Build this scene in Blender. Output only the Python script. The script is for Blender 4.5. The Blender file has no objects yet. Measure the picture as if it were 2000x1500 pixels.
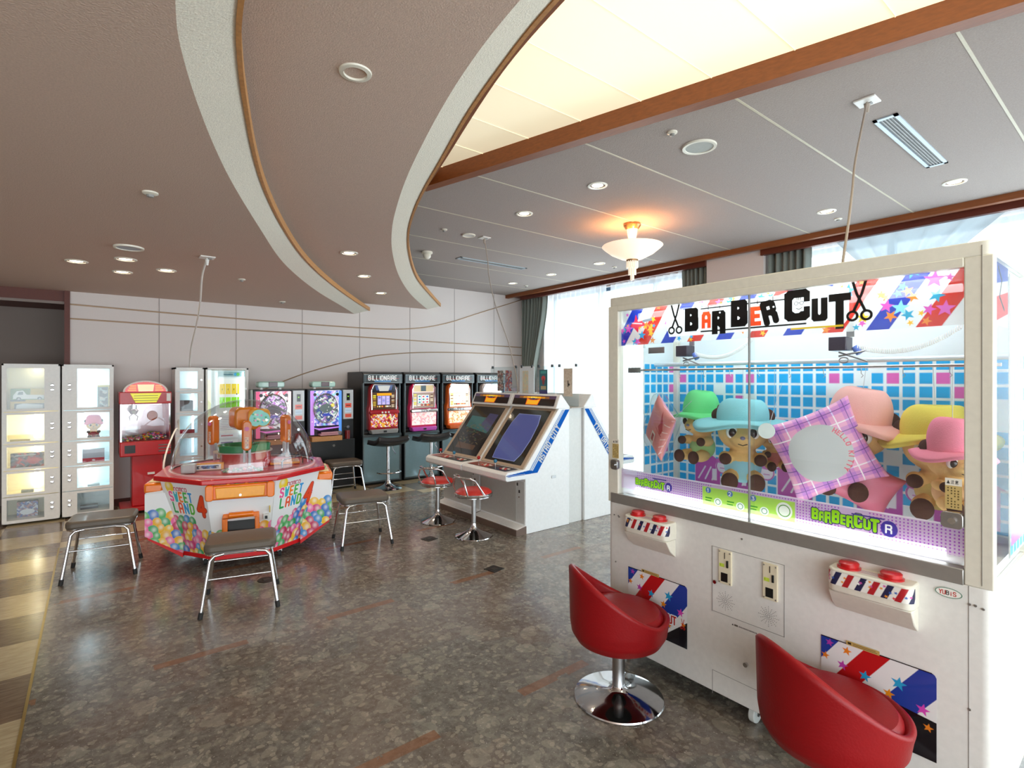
import bpy, bmesh, math, random
import numpy as np
from mathutils import Vector, Matrix
PI = math.pi
sc = bpy.context.scene
C = sc.collection
random.seed(7)

# ------------------------------------------------------------------ camera, world, exposure
cam_d = bpy.data.cameras.new('camera'); cam = bpy.data.objects.new('camera', cam_d); C.objects.link(cam)
cam_d.sensor_width = 36.0; cam_d.lens = 1026.0 / 2000.0 * 36.0; cam_d.shift_y = -0.005
cam_d.clip_start = 0.02
cam.location = (0, 0, 1.55); cam.rotation_euler = (PI/2, 0, math.radians(-38.5))
sc.camera = cam
sc.view_settings.view_transform = 'Standard'; sc.view_settings.look = 'None'
sc.view_settings.exposure = -0.06; sc.view_settings.gamma = 1.0
try: sc.view_settings.use_curve_mapping = False
except Exception: pass
w = bpy.data.worlds.new('daylight'); sc.world = w; w.use_nodes = True
wn = w.node_tree.nodes; bg = wn['Background']
bg.inputs[0].default_value = (0.86, 0.95, 1.0, 1); bg.inputs[1].default_value = 6.5
sc.cycles.transparent_max_bounces = 24
sc.cycles.max_bounces = 9; sc.cycles.diffuse_bounces = 5; sc.cycles.glossy_bounces = 4
sc.cycles.caustics_reflective = False; sc.cycles.caustics_refractive = False

def area_light(name, loc, rot, sx, sy, power, col, portal=False):
    l = bpy.data.lights.new(name, 'AREA'); l.shape = 'RECTANGLE'; l.size = sx; l.size_y = sy
    l.energy = power; l.color = col
    o = bpy.data.objects.new(name, l); C.objects.link(o); o.location = loc; o.rotation_euler = rot
    if portal:
        l.cycles.is_portal = True
    return o
# portals only guide the sky light through the windows and the added rear opening
area_light('window_portal', (6.95, 5.53, 1.55), (0, PI/2, 0), 3.1, 3.5, 1, (1, 1, 1), True)
area_light('window_portal', (0, -4.05, 1.3), (PI/2, 0, 0), 11.6, 2.5, 1, (1, 1, 1), True)
area_light('window_portal', (6.95, -0.5, 1.55), (0, PI/2, 0), 3.1, 7.2, 1, (1, 1, 1), True)

# ------------------------------------------------------------------ materials
def lin(c):
    if isinstance(c, str):
        c = c.lstrip('#'); c = [int(c[i:i+2], 16)/255 for i in (0, 2, 4)]
    return tuple((x/12.92 if x <= 0.04045 else ((x+0.055)/1.055)**2.4) for x in c[:3])
_m = {}
def mat(name, col='#808080', rough=0.5, metal=0.0, emit=None, es=0.0, coat=0.0, noise=None, bump=None, spec=0.5, trans=0.0):
    if name in _m: return _m[name]
    m = bpy.data.materials.new(name); m.use_nodes = True; nt = m.node_tree; b = nt.nodes['Principled BSDF']
    l = lin(col)
    b.inputs['Base Color'].default_value = (*l, 1); b.inputs['Roughness'].default_value = rough
    b.inputs['Metallic'].default_value = metal; b.inputs['Coat Weight'].default_value = coat
    b.inputs['Specular IOR Level'].default_value = spec
    if emit: b.inputs['Emission Color'].default_value = (*lin(emit), 1); b.inputs['Emission Strength'].default_value = es
    # every surface gets a faint procedural variation
    sc_, amt = noise or (40, 0.04)
    tc = nt.nodes.new('ShaderNodeTexCoord'); nz = nt.nodes.new('ShaderNodeTexNoise'); nz.inputs['Scale'].default_value = sc_
    nz.inputs['Detail'].default_value = 4
    nt.links.new(tc.outputs['Object'], nz.inputs['Vector'])
    mr = nt.nodes.new('ShaderNodeMapRange'); mr.inputs['To Min'].default_value = 1-amt*2; mr.inputs['To Max'].default_value = 1+amt*2
    nt.links.new(nz.outputs['Fac'], mr.inputs['Value'])
    vm = nt.nodes.new('ShaderNodeVectorMath'); vm.operation = 'SCALE'; vm.inputs[0].default_value = l
    nt.links.new(mr.outputs[0], vm.inputs['Scale']); nt.links.new(vm.outputs[0], b.inputs['Base Color'])
    if bump:
        n2 = nt.nodes.new('ShaderNodeTexNoise'); n2.inputs['Scale'].default_value = bump[0]
        nt.links.new(tc.outputs['Object'], n2.inputs['Vector'])
        bp = nt.nodes.new('ShaderNodeBump'); bp.inputs['Strength'].default_value = bump[1]; bp.inputs['Distance'].default_value = 0.01
        nt.links.new(n2.outputs['Fac'], bp.inputs['Height']); nt.links.new(bp.outputs[0], b.inputs['Normal'])
    _m[name] = m; return m

def glass(name, tint='#ffffff', alpha=0.06, rough=0.02, gmax=0.6):
    """thin pane: straight-through transparency plus a fresnel reflection"""
    if name in _m: return _m[name]
    m = bpy.data.materials.new(name); m.use_nodes = True; nt = m.node_tree
    for n in list(nt.nodes): nt.nodes.remove(n)
    out = nt.nodes.new('ShaderNodeOutputMaterial'); tr = nt.nodes.new('ShaderNodeBsdfTransparent'); gl = nt.nodes.new('ShaderNodeBsdfGlossy')
    tr.inputs[0].default_value = (*lin(tint), 1); gl.inputs['Roughness'].default_value = rough
    lw = nt.nodes.new('ShaderNodeLayerWeight'); lw.inputs['Blend'].default_value = 0.5
    mr = nt.nodes.new('ShaderNodeMapRange'); mr.inputs['To Min'].default_value = alpha*0.7; mr.inputs['To Max'].default_value = gmax
    pw = nt.nodes.new('ShaderNodeMath'); pw.operation = 'POWER'; pw.inputs[1].default_value = 4.5
    nt.links.new(lw.outputs['Facing'], pw.inputs[0]); nt.links.new(pw.outputs[0], mr.inputs['Value'])
    mx = nt.nodes.new('ShaderNodeMixShader')
    nt.links.new(mr.outputs[0], mx.inputs[0]); nt.links.new(tr.outputs[0], mx.inputs[1]); nt.links.new(gl.outputs[0], mx.inputs[2])
    nt.links.new(mx.outputs[0], out.inputs[0]); _m[name] = m; return m

def sheer(name, col='#f4fbff', clear=0.45):
    m = bpy.data.materials.new(name); m.use_nodes = True; nt = m.node_tree
    for n in list(nt.nodes): nt.nodes.remove(n)
    out = nt.nodes.new('ShaderNodeOutputMaterial'); tr = nt.nodes.new('ShaderNodeBsdfTransparent')
    df = nt.nodes.new('ShaderNodeBsdfDiffuse'); tl = nt.nodes.new('ShaderNodeBsdfTranslucent')
    df.inputs[0].default_value = (*lin(col), 1); tl.inputs[0].default_value = (*lin(col), 1)
    m1 = nt.nodes.new('ShaderNodeMixShader'); m1.inputs[0].default_value = 0.7
    nt.links.new(df.outputs[0], m1.inputs[1]); nt.links.new(tl.outputs[0], m1.inputs[2])
    wv = nt.nodes.new('ShaderNodeTexNoise'); wv.inputs['Scale'].default_value = 300
    mr = nt.nodes.new('ShaderNodeMapRange'); mr.inputs['To Min'].default_value = clear-0.12; mr.inputs['To Max'].default_value = clear+0.12
    nt.links.new(wv.outputs['Fac'], mr.inputs['Value'])
    m2 = nt.nodes.new('ShaderNodeMixShader'); nt.links.new(mr.outputs[0], m2.inputs[0])
    nt.links.new(m1.outputs[0], m2.inputs[1]); nt.links.new(tr.outputs[0], m2.inputs[2]); nt.links.new(m2.outputs[0], out.inputs[0])
    return m

def art_mat(kind):
    """printed graphics: colour (and alpha) come from the panel's own print attribute"""
    if kind in _m: return _m[kind]
    m = bpy.data.materials.new(kind); m.use_nodes = True; nt = m.node_tree; b = nt.nodes['Principled BSDF']
    at = nt.nodes.new('ShaderNodeAttribute'); at.attribute_name = 'Col'
    nt.links.new(at.outputs['Color'], b.inputs['Base Color'])
    b.inputs['Roughness'].default_value = 0.32
    if kind == 'print_film':   # printed clear film: lit from behind as well as from the front
        df = nt.nodes.new('ShaderNodeBsdfDiffuse'); tl = nt.nodes.new('ShaderNodeBsdfTranslucent'); tr = nt.nodes.new('ShaderNodeBsdfTransparent')
        m1 = nt.nodes.new('ShaderNodeMixShader'); m1.inputs[0].default_value = .62; m2 = nt.nodes.new('ShaderNodeMixShader')
        nt.links.new(at.outputs['Color'], df.inputs[0]); nt.links.new(at.outputs['Color'], tl.inputs[0])
        nt.links.new(df.outputs[0], m1.inputs[1]); nt.links.new(tl.outputs[0], m1.inputs[2])
        nt.links.new(at.outputs['Alpha'], m2.inputs[0]); nt.links.new(tr.outputs[0], m2.inputs[1]); nt.links.new(m1.outputs[0], m2.inputs[2])
        nt.links.new(m2.outputs[0], nt.nodes['Material Output'].inputs[0])
    if kind.startswith('print_lit'):
        b.inputs['Emission Strength'].default_value = float(kind.split('_')[-1])
        nt.links.new(at.outputs['Color'], b.inputs['Emission Color']); b.inputs['Roughness'].default_value = 0.12
    if kind == 'print_dark_gloss': b.inputs['Roughness'].default_value = 0.06
    _m[kind] = m; return m

# ------------------------------------------------------------------ mesh builder
class MB:
    def __init__(s): s.v = []; s.f = []; s.mi = []; s.cur = 0; s.M = Matrix.Identity(4)
    def add(s, vs, fs):
        n = len(s.v); s.v += [tuple(s.M @ Vector(p)) for p in vs]
        for f in fs: s.f.append([n+i for i in f]); s.mi.append(s.cur)
        return s
    def box(s, x0, y0, z0, x1, y1, z1):
        vs = [(x, y, z) for x in (x0, x1) for y in (y0, y1) for z in (z0, z1)]
        return s.add(vs, [(0, 1, 3, 2), (4, 6, 7, 5), (0, 4, 5, 1), (2, 3, 7, 6), (0, 2, 6, 4), (1, 5, 7, 3)])
    def prism(s, poly, a, b, axis='z'):
        def mp(p, t):
            return {'z': (p[0], p[1], t), 'x': (t, p[0], p[1]), 'y': (p[0], t, p[1])}[axis]
        n = len(poly); vs = [mp(p, a) for p in poly] + [mp(p, b) for p in poly]
        fs = [list(range(n))[::-1], list(range(n, 2*n))] + [(i, (i+1) % n, n+(i+1) % n, n+i) for i in range(n)]
        return s.add(vs, fs)
    def cyl(s, p0, p1, r, r2=None, n=16, cap=True):
        p0, p1 = Vector(p0), Vector(p1); r2 = r if r2 is None else r2
        d = (p1-p0).normalized(); a = d.orthogonal().normalized(); b = d.cross(a)
        vs = []
        for p, rr in ((p0, r), (p1, r2)):
            for i in range(n):
                t = 2*PI*i/n; vs.append(p+a*math.cos(t)*rr+b*math.sin(t)*rr)
        fs = [(i, (i+1) % n, n+(i+1) % n, n+i) for i in range(n)]
        if cap: fs += [list(range(n))[::-1], list(range(n, 2*n))]
        return s.add(vs, fs)
    def tube(s, pts, r, n=8, closed=False):
        pts = [Vector(p) for p in pts]; m = len(pts); vs = []; prev = None
        for i, p in enumerate(pts):
            if closed: d = pts[(i+1) % m]-pts[i-1]
            else: d = pts[min(i+1, m-1)]-pts[max(i-1, 0)]
            d.normalize()
            a = d.orthogonal().normalized() if prev is None else (prev-d*prev.dot(d)).normalized()
            prev = a; b = d.cross(a)
            for k in range(n):
                t = 2*PI*k/n; vs.append(p+a*math.cos(t)*r+b*math.sin(t)*r)
        fs = []
        for i in range(m if closed else m-1):
            j = (i+1) % m
            for k in range(n): fs.append((i*n+k, i*n+(k+1) % n, j*n+(k+1) % n, j*n+k))
        if not closed: fs += [list(range(n))[::-1], list(range((m-1)*n, m*n))]
        return s.add(vs, fs)
    def lathe(s, prof, c=(0, 0, 0), n=32, ang=2*PI):
        vs = []; m = len(prof); full = abs(ang-2*PI) < 1e-6; k = n if full else n+1
        for i in range(k):
            t = ang*i/n
            for r, z in prof: vs.append((c[0]+r*math.cos(t), c[1]+r*math.sin(t), c[2]+z))
        fs = []
        for i in range(n):
            j = (i+1) % k
            for q in range(m-1): fs.append((i*m+q, j*m+q, j*m+q+1, i*m+q+1))
        return s.add(vs, fs)
    def ell(s, c, r, n=16, m=10, rot=None):
        vs = []; fs = []; R = rot or Matrix.Identity(3); c = Vector(c)
        for j in range(m+1):
            ph = PI*j/m
            for i in range(n):
                t = 2*PI*i/n
                vs.append(c+R @ Vector((r[0]*math.sin(ph)*math.cos(t), r[1]*math.sin(ph)*math.sin(t), r[2]*math.cos(ph))))
        for j in range(m):
            for i in range(n): fs.append((j*n+i, (j+1)*n+i, (j+1)*n+(i+1) % n, j*n+(i+1) % n))
        return s.add(vs, fs)
    def grid(s, fn, nu, nv):
        vs = [fn(i/nu, j/nv) for j in range(nv+1) for i in range(nu+1)]
        fs = [(j*(nu+1)+i, j*(nu+1)+i+1, (j+1)*(nu+1)+i+1, (j+1)*(nu+1)+i) for j in range(nv) for i in range(nu)]
        return s.add(vs, fs)
    def build(s, name, mats, parent=None, smooth=True, bevel=0, ang=38, **tags):
        me = bpy.data.meshes.new(name); me.from_pydata(s.v, [], s.f)
        if not isinstance(mats, (list, tuple)): mats = [mats]
        for m in mats: me.materials.append(m)
        if len(mats) > 1: me.polygons.foreach_set('material_index', s.mi)
        bm = bmesh.new(); bm.from_mesh(me); bmesh.ops.remove_doubles(bm, verts=bm.verts, dist=1e-5)
        bmesh.ops.recalc_face_normals(bm, faces=bm.faces); bm.to_mesh(me); bm.free()
        if smooth:
            me.polygons.foreach_set('use_smooth', [True]*len(me.polygons)); me.set_sharp_from_angle(angle=math.radians(ang))
        o = bpy.data.objects.new(name, me); C.objects.link(o)
        if parent: o.parent = parent
        if bevel:
            b = o.modifiers.new('bevel', 'BEVEL'); b.width = bevel; b.segments = 2; b.limit_method = 'ANGLE'; b.angle_limit = math.radians(40)
            b.harden_normals = False
        for k, v in tags.items(): o[k] = v
        return o

def bx(name, m, b, parent=None, bevel=0, **t):
    return MB().box(*b).build(name, m, parent, bevel=bevel, **t)
def rrect(x0, y0, x1, y1, r, n=5):
    out = []
    for cx, cy, a in ((x1-r, y1-r, 0), (x0+r, y1-r, PI/2), (x0+r, y0+r, PI), (x1-r, y0+r, 1.5*PI)):
        for i in range(n+1): out.append((cx+r*math.cos(a+PI/2*i/n), cy+r*math.sin(a+PI/2*i/n)))
    return out
def thing(name, label, cat, loc=(0, 0, 0), rz=0, group=None):
    o = bpy.data.objects.new(name, None); C.objects.link(o); o.empty_display_size = 0.1
    o.location = loc; o.rotation_euler = (0, 0, rz); o['label'] = label; o['category'] = cat
    if group: o['group'] = group
    return o
def tag(o, label, cat, group=None):
    o['label'] = label; o['category'] = cat
    if group: o['group'] = group
    return o
def struct(o): o['kind'] = 'structure'; return o
def dup(root, loc, rz, label, group=None):
    r = root.copy(); C.objects.link(r); r.location = loc; r.rotation_euler = (0, 0, rz); r['label'] = label
    if group: r['group'] = group
    for ch in list(root.children):
        c = ch.copy(); C.objects.link(c); c.parent = r
        for g in ch.children:
            d = g.copy(); C.objects.link(d); d.parent = c
    return r

# ------------------------------------------------------------------ printed art (colour attribute on a fine grid)
_F = {  # stroke font in a 0.6 x 1 cell
 'A': [[(0, 0), (0, .8), (.12, 1), (.48, 1), (.6, .8), (.6, 0)], [(0, .42), (.6, .42)]],
 'B': [[(0, 0), (0, 1), (.45, 1), (.58, .88), (.58, .65), (.45, .53), (0, .53)], [(.45, .53), (.6, .4), (.6, .14), (.46, 0), (0, 0)]],
 'C': [[(.6, .78), (.6, .88), (.48, 1), (.12, 1), (0, .88), (0, .12), (.12, 0), (.48, 0), (.6, .12), (.6, .25)]],
 'D': [[(0, 0), (0, 1), (.4, 1), (.6, .8), (.6, .2), (.4, 0), (0, 0)]],
 'E': [[(.58, 1), (0, 1), (0, 0), (.58, 0)], [(0, .5), (.48, .5)]],
 'F': [[(.58, 1), (0, 1), (0, 0)], [(0, .5), (.48, .5)]],
 'G': [[(.6, .85), (.48, 1), (.12, 1), (0, .88), (0, .12), (.12, 0), (.6, 0), (.6, .45), (.35, .45)]],
 'H': [[(0, 0), (0, 1)], [(.6, 0), (.6, 1)], [(0, .5), (.6, .5)]],
 'I': [[(.13, 0), (.13, 1)]], 'K': [[(0, 0), (0, 1)], [(.58, 1), (0, .45)], [(.2, .6), (.6, 0)]],
 'L': [[(0, 1), (0, 0), (.56, 0)]], 'M': [[(0, 0), (0, 1), (.3, .5), (.6, 1), (.6, 0)]],
 'N': [[(0, 0), (0, 1), (.6, 0), (.6, 1)]], 'O': [[(.12, 0), (0, .12), (0, .88), (.12, 1), (.48, 1), (.6, .88), (.6, .12), (.48, 0), (.12, 0)]],
 'P': [[(0, 0), (0, 1), (.5, 1), (.6, .88), (.6, .6), (.5, .48), (0, .48)]],
 'R': [[(0, 0), (0, 1), (.48, 1), (.6, .88), (.6, .62), (.48, .5), (0, .5)], [(.38, .5), (.6, .35), (.6, 0)]],
 'S': [[(.58, .85), (.46, 1), (.12, 1), (0, .86), (0, .64), (.12, .53), (.48, .47), (.6, .36), (.6, .14), (.48, 0), (.1, 0), (0, .15)]],
 'T': [[(0, 1), (.6, 1)], [(.3, 1), (.3, 0)]], 'U': [[(0, 1), (0, .12), (.12, 0), (.48, 0), (.6, .12), (.6, 1)]],
 'V': [[(0, 1), (.3, 0), (.6, 1)]], 'W': [[(0, 1), (.15, 0), (.3, .7), (.45, 0), (.6, 1)]], 'X': [[(0, 0), (.6, 1)], [(0, 1), (.6, 0)]],
 'Y': [[(0, 1), (.3, .5), (.6, 1)], [(.3, .5), (.3, 0)]],
 '1': [[(.1, .8), (.3, 1), (.3, 0)]], '2': [[(0, .85), (.12, 1), (.48, 1), (.6, .85), (.6, .6), (0, 0), (.6, 0)]],
 '3': [[(0, 1), (.6, 1), (.25, .6), (.6, .45), (.6, .1), (.45, 0), (0, .05)]], '4': [[(.45, 0), (.45, 1), (0, .3), (.62, .3)]],
 'n': [[(0, 0), (0, .6)], [(0, .5), (.15, .6), (.45, .6), (.55, .5), (.55, 0)]],
 'a': [[(.55, .6), (.12, .6), (0, .5), (0, .1), (.12, 0), (.55, 0)], [(.55, .6), (.55, 0)]],
 'm': [[(0, 0), (0, .6), (.3, .6), (.3, 0)], [(.3, .6), (.6, .6), (.6, 0)]],
 'c': [[(.55, .6), (.1, .6), (0, .5), (0, .1), (.1, 0), (.55, 0)]], 'o': [[(.1, 0), (0, .1), (0, .5), (.1, .6), (.45, .6), (.55, .5), (.55, .1), (.45, 0), (.1, 0)]],
 'i': [[(.3, 0), (.3, .55)], [(.3, .8), (.3, .85)]],
 '注': [[(.05, .9), (.15, .8)], [(0, .6), (.1, .5)], [(0, 0), (.15, .35)], [(.4, 1), (.48, .9)], [(.2, .78), (.65, .78)], [(.42, .78), (.42, .04)], [(.25, .42), (.6, .42)], [(.18, .04), (.68, .04)]],
 '意': [[(.32, 1.02), (.32, .92)], [(.05, .9), (.6, .9)], [(.18, .84), (.22, .74)], [(.46, .84), (.4, .74)], [(0, .72), (.65, .72)], [(.12, .62), (.52, .62), (.52, .34), (.12, .34), (.12, .62)], [(.12, .48), (.52, .48)], [(.02, 0), (.08, .2)], [(.2, .24), (.2, .02), (.48, .02)], [(.56, .2), (.62, .04)]],
}
class Art:
    def __init__(s, w, h, res=250, bg='#ffffff', a=1.0):
        s.w, s.h = w, h; s.nx = max(2, int(w*res)); s.ny = max(2, int(h*res)); s.ss = 3
        X = (np.arange(s.nx*s.ss)+.5)/(s.nx*s.ss)*w; Y = (np.arange(s.ny*s.ss)+.5)/(s.ny*s.ss)*h
        s.X, s.Y = np.meshgrid(X, Y)
        s.A = np.zeros((*s.X.shape, 4)); s.A[..., :3] = lin(bg); s.A[..., 3] = a
    def put(s, mask, col, a=1.0):
        s.A[mask, :3] = lin(col); s.A[mask, 3] = a
    def rect(s, x0, y0, x1, y1, col, a=1.0):
        s.put((s.X >= x0) & (s.X <= x1) & (s.Y >= y0) & (s.Y <= y1), col, a); return s
    def ell(s, cx, cy, rx, ry, col, a=1.0):
        s.put(((s.X-cx)/rx)**2+((s.Y-cy)/ry)**2 <= 1, col, a); return s
    def ring(s, cx, cy, r0, r1, col, a=1.0):
        d = np.hypot(s.X-cx, s.Y-cy); s.put((d >= r0) & (d <= r1), col, a); return s
    def poly(s, pts, col, a=1.0):
        m = np.zeros(s.X.shape, bool); n = len(pts)
        for i in range(n):
            x0, y0 = pts[i]; x1, y1 = pts[(i+1) % n]
            if y0 == y1: continue
            c = ((y0 > s.Y) != (y1 > s.Y)) & (s.X < (x1-x0)*(s.Y-y0)/(y1-y0)+x0); m ^= c
        s.put(m, col, a); return s
    def star(s, cx, cy, r, col, rot=0.0, a=1.0):
        return s.poly([(cx+(r if k % 2 == 0 else r*.42)*math.sin(rot+k*PI/5), cy+(r if k % 2 == 0 else r*.42)*math.cos(rot+k*PI/5)) for k in range(10)], col, a)
    def line(s, pts, th, col, a=1.0, sq=False):
        m = np.zeros(s.X.shape, bool)
        for (x0, y0), (x1, y1) in zip(pts[:-1], pts[1:]):
            dx, dy = x1-x0, y1-y0; L = dx*dx+dy*dy+1e-12
            t = np.clip(((s.X-x0)*dx+(s.Y-y0)*dy)/L, 0, 1)
            ex = s.X-x0-t*dx; ey = s.Y-y0-t*dy
            m |= (np.maximum(np.abs(ex), np.abs(ey)) if sq else np.hypot(ex, ey)) <= th/2
        s.put(m, col, a); return s
    def text(s, t, x, y, h, col, th=0.16, adv=0.86, wx=1.0, out=None, ow=0.1, rot=0.0, a=1.0, sq=False):
        for pas in ((0, 1) if out else (1,)):
            cx = x
            for i, ch in enumerate(t):
                k = col[i % len(col)] if isinstance(col, (list, tuple)) else col
                for st in _F.get(ch, []):
                    P_ = [((p[0])*h*wx, p[1]*h) for p in st]
                    c_, s_ = math.cos(rot), math.sin(rot)
                    P_ = [(x+(cx-x)*(c_ if abs(rot) > .5 else 1)+px*c_-py*s_, y+(cx-x)*(s_ if abs(rot) > .5 else math.tan(rot))+px*s_+py*c_) for px, py in P_]
                    s.line(P_, h*(th+(2*ow if pas == 0 else 0)), out if pas == 0 else k, a, sq)
                cx += h*adv*wx*(0.5 if ch == 'I' else 1)
        return s
    def noise(s, x0, y0, x1, y1, cell, cols, seed=1):
        rs = np.random.RandomState(seed); cl = np.array([lin(c) for c in cols])
        ni = max(1, int((x1-x0)/cell)); nj = max(1, int((y1-y0)/cell)); idx = rs.randint(0, len(cols), (nj, ni))
        m = (s.X >= x0) & (s.X < x1) & (s.Y >= y0) & (s.Y < y1)
        jx = s.X+0.45*cell*np.sin(s.Y/cell*2.3+seed); jy = s.Y+0.45*cell*np.sin(s.X/cell*1.9+2*seed)
        ii = np.clip(((jx[m]-x0)/(x1-x0)*ni).astype(int), 0, ni-1); jj = np.clip(((jy[m]-y0)/(y1-y0)*nj).astype(int), 0, nj-1)
        s.A[m, :3] = cl[idx[jj, ii]]; s.A[m, 3] = 1; return s
    def ball(s, cx, cy, rx, ry, col, rot=0.0):
        """a balloon as printed: flat colour with the artwork's own lighter centre"""
        dx, dy = s.X-cx, s.Y-cy; c_, s_ = math.cos(rot), math.sin(rot)
        u = (dx*c_+dy*s_)/rx; v = (-dx*s_+dy*c_)/ry; d = u*u+v*v; m = d <= 1
        b = np.array(lin(col)); hl = np.exp(-(((u+.2)**2+(v-.3)**2)/0.18))*0.6
        rim = np.clip((d-.75)/.25, 0, 1)*.15
        s.A[m, :3] = (b*(1-hl[m, None])+hl[m, None])*(1-rim[m, None])+rim[m, None]; s.A[m, 3] = 1; return s
    def panel(s, name, o, u, v, matk, parent=None, thick=0.0, mask=None, **t):
        A = s.A.reshape(s.ny, s.ss, s.nx, s.ss, 4).mean(axis=(1, 3))
        o, u, v = Vector(o), Vector(u), Vector(v)
        nx, ny = s.nx, s.ny
        I, J = np.meshgrid(np.arange(nx+1)/nx, np.arange(ny+1)/ny)
        co = np.array(o)[None, None, :]+I[..., None]*np.array(u)+J[..., None]*np.array(v)
        idx = np.arange((nx+1)*(ny+1)).reshape(ny+1, nx+1)
        F = np.stack([idx[:-1, :-1], idx[:-1, 1:], idx[1:, 1:], idx[1:, :-1]], -1).reshape(-1, 4)
        colf = A.reshape(-1, 4)
        if mask is not None:
            mx, my = np.meshgrid((np.arange(nx)+.5)/nx, (np.arange(ny)+.5)/ny); keep = mask(mx, my).reshape(-1)
            F = F[keep]; colf = colf[keep]
        me = bpy.data.meshes.new(name)
        me.vertices.add(len(co.reshape(-1, 3))); me.vertices.foreach_set('co', co.reshape(-1).astype(np.float32))
        me.loops.add(F.size); me.loops.foreach_set('vertex_index', F.reshape(-1).astype(np.int32))
        me.polygons.add(len(F)); me.polygons.foreach_set('loop_start', np.arange(0, F.size, 4, dtype=np.int32))
        me.update(calc_edges=True)
        at = me.color_attributes.new('Col', 'FLOAT_COLOR', 'CORNER')
        at.data.foreach_set('color', np.repeat(colf, 4, axis=0).reshape(-1).astype(np.float32))
        me.materials.append(art_mat(matk))
        ob = bpy.data.objects.new(name, me); C.objects.link(ob)
        if parent: ob.parent = parent
        if thick:
            sd = ob.modifiers.new('thickness', 'SOLIDIFY'); sd.thickness = thick; sd.offset = -1
        for k, q in t.items(): ob[k] = q
        return ob

# common materials
M_ceil = mat('ceiling_cloth_warm', '#ceb7a9', 0.95, noise=(130, 0.09), bump=(160, 0.25))
M_ceilC = mat('ceiling_cloth_grey', '#a69c97', 0.95, noise=(130, 0.09), bump=(160, 0.25))
M_band = mat('soffit_band', '#e0dacb', 0.9, noise=(130, 0.11), bump=(160, 0.3))
M_wall = mat('wall_cloth', '#dfd6d2', 0.95, noise=(180, 0.03), bump=(500, 0.2))
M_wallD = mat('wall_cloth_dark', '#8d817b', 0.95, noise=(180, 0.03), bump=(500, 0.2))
def wood(name, col, sc_=(2, 30, 30), amt=.18):
    m = mat(name, col, 0.5, coat=0.0); nt = m.node_tree
    tc = nt.nodes.new('ShaderNodeTexCoord'); mp = nt.nodes.new('ShaderNodeMapping'); mp.inputs['Scale'].default_value = sc_
    nz = nt.nodes.new('ShaderNodeTexNoise'); nz.inputs['Scale'].default_value = 3; nz.inputs['Detail'].default_value = 6
    nt.links.new(tc.outputs['Object'], mp.inputs[0]); nt.links.new(mp.outputs[0], nz.inputs['Vector'])
    mr = nt.nodes.new('ShaderNodeMapRange'); mr.inputs['To Min'].default_value = 1-amt*2; mr.inputs['To Max'].default_value = 1+amt*2
    nt.links.new(nz.outputs['Fac'], mr.inputs['Value'])
    vm = nt.nodes.new('ShaderNodeVectorMath'); vm.operation = 'SCALE'; vm.inputs[0].default_value = lin(col)
    nt.links.new(mr.outputs[0], vm.inputs['Scale']); nt.links.new(vm.outputs[0], nt.nodes['Principled BSDF'].inputs['Base Color'])
    return m
M_wood = wood('cherry_wood', '#84481e', (30, 2, 30)); M_woodl = wood('oak_edge', '#c08a52', (20, 20, 30)); M_woodd = wood('dark_cherry_wood', '#5d2413', (30, 2, 30))
M_white = mat('white_painted_metal', '#e9e8e4', 0.35); M_whitew = mat('warm_white_plastic', '#e6e2d4', 0.35)
M_chrome = mat('polished_chrome', '#d6d6d8', 0.09, 1.0); M_steel = mat('brushed_steel', '#b4b4b4', 0.3, 1.0)
M_black = mat('black_plastic', '#121212', 0.35); M_rubber = mat('black_rubber', '#1b1a1a', 0.7)
M_alu = mat('aluminium_frame', '#a7a49f', 0.35, 0.6); M_grey = mat('grey_plastic', '#8f8f8d', 0.4)
M_glass = glass('clear_pane', '#fbfdfd', 0.06); M_acr = glass('acrylic_sheet', '#eef3f4', 0.10)
M_dome = glass('acrylic_dome', '#eef1f2', 0.16, 0.04)
M_red = mat('glossy_red_plastic', '#c5161d', 0.22, coat=.5); M_orange = mat('orange_plastic', '#f07a12', 0.25, coat=.4)
M_tube = mat('fluorescent_tube', '#ffffff', 0.4, emit='#f4fbff', es=5.0)

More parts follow.
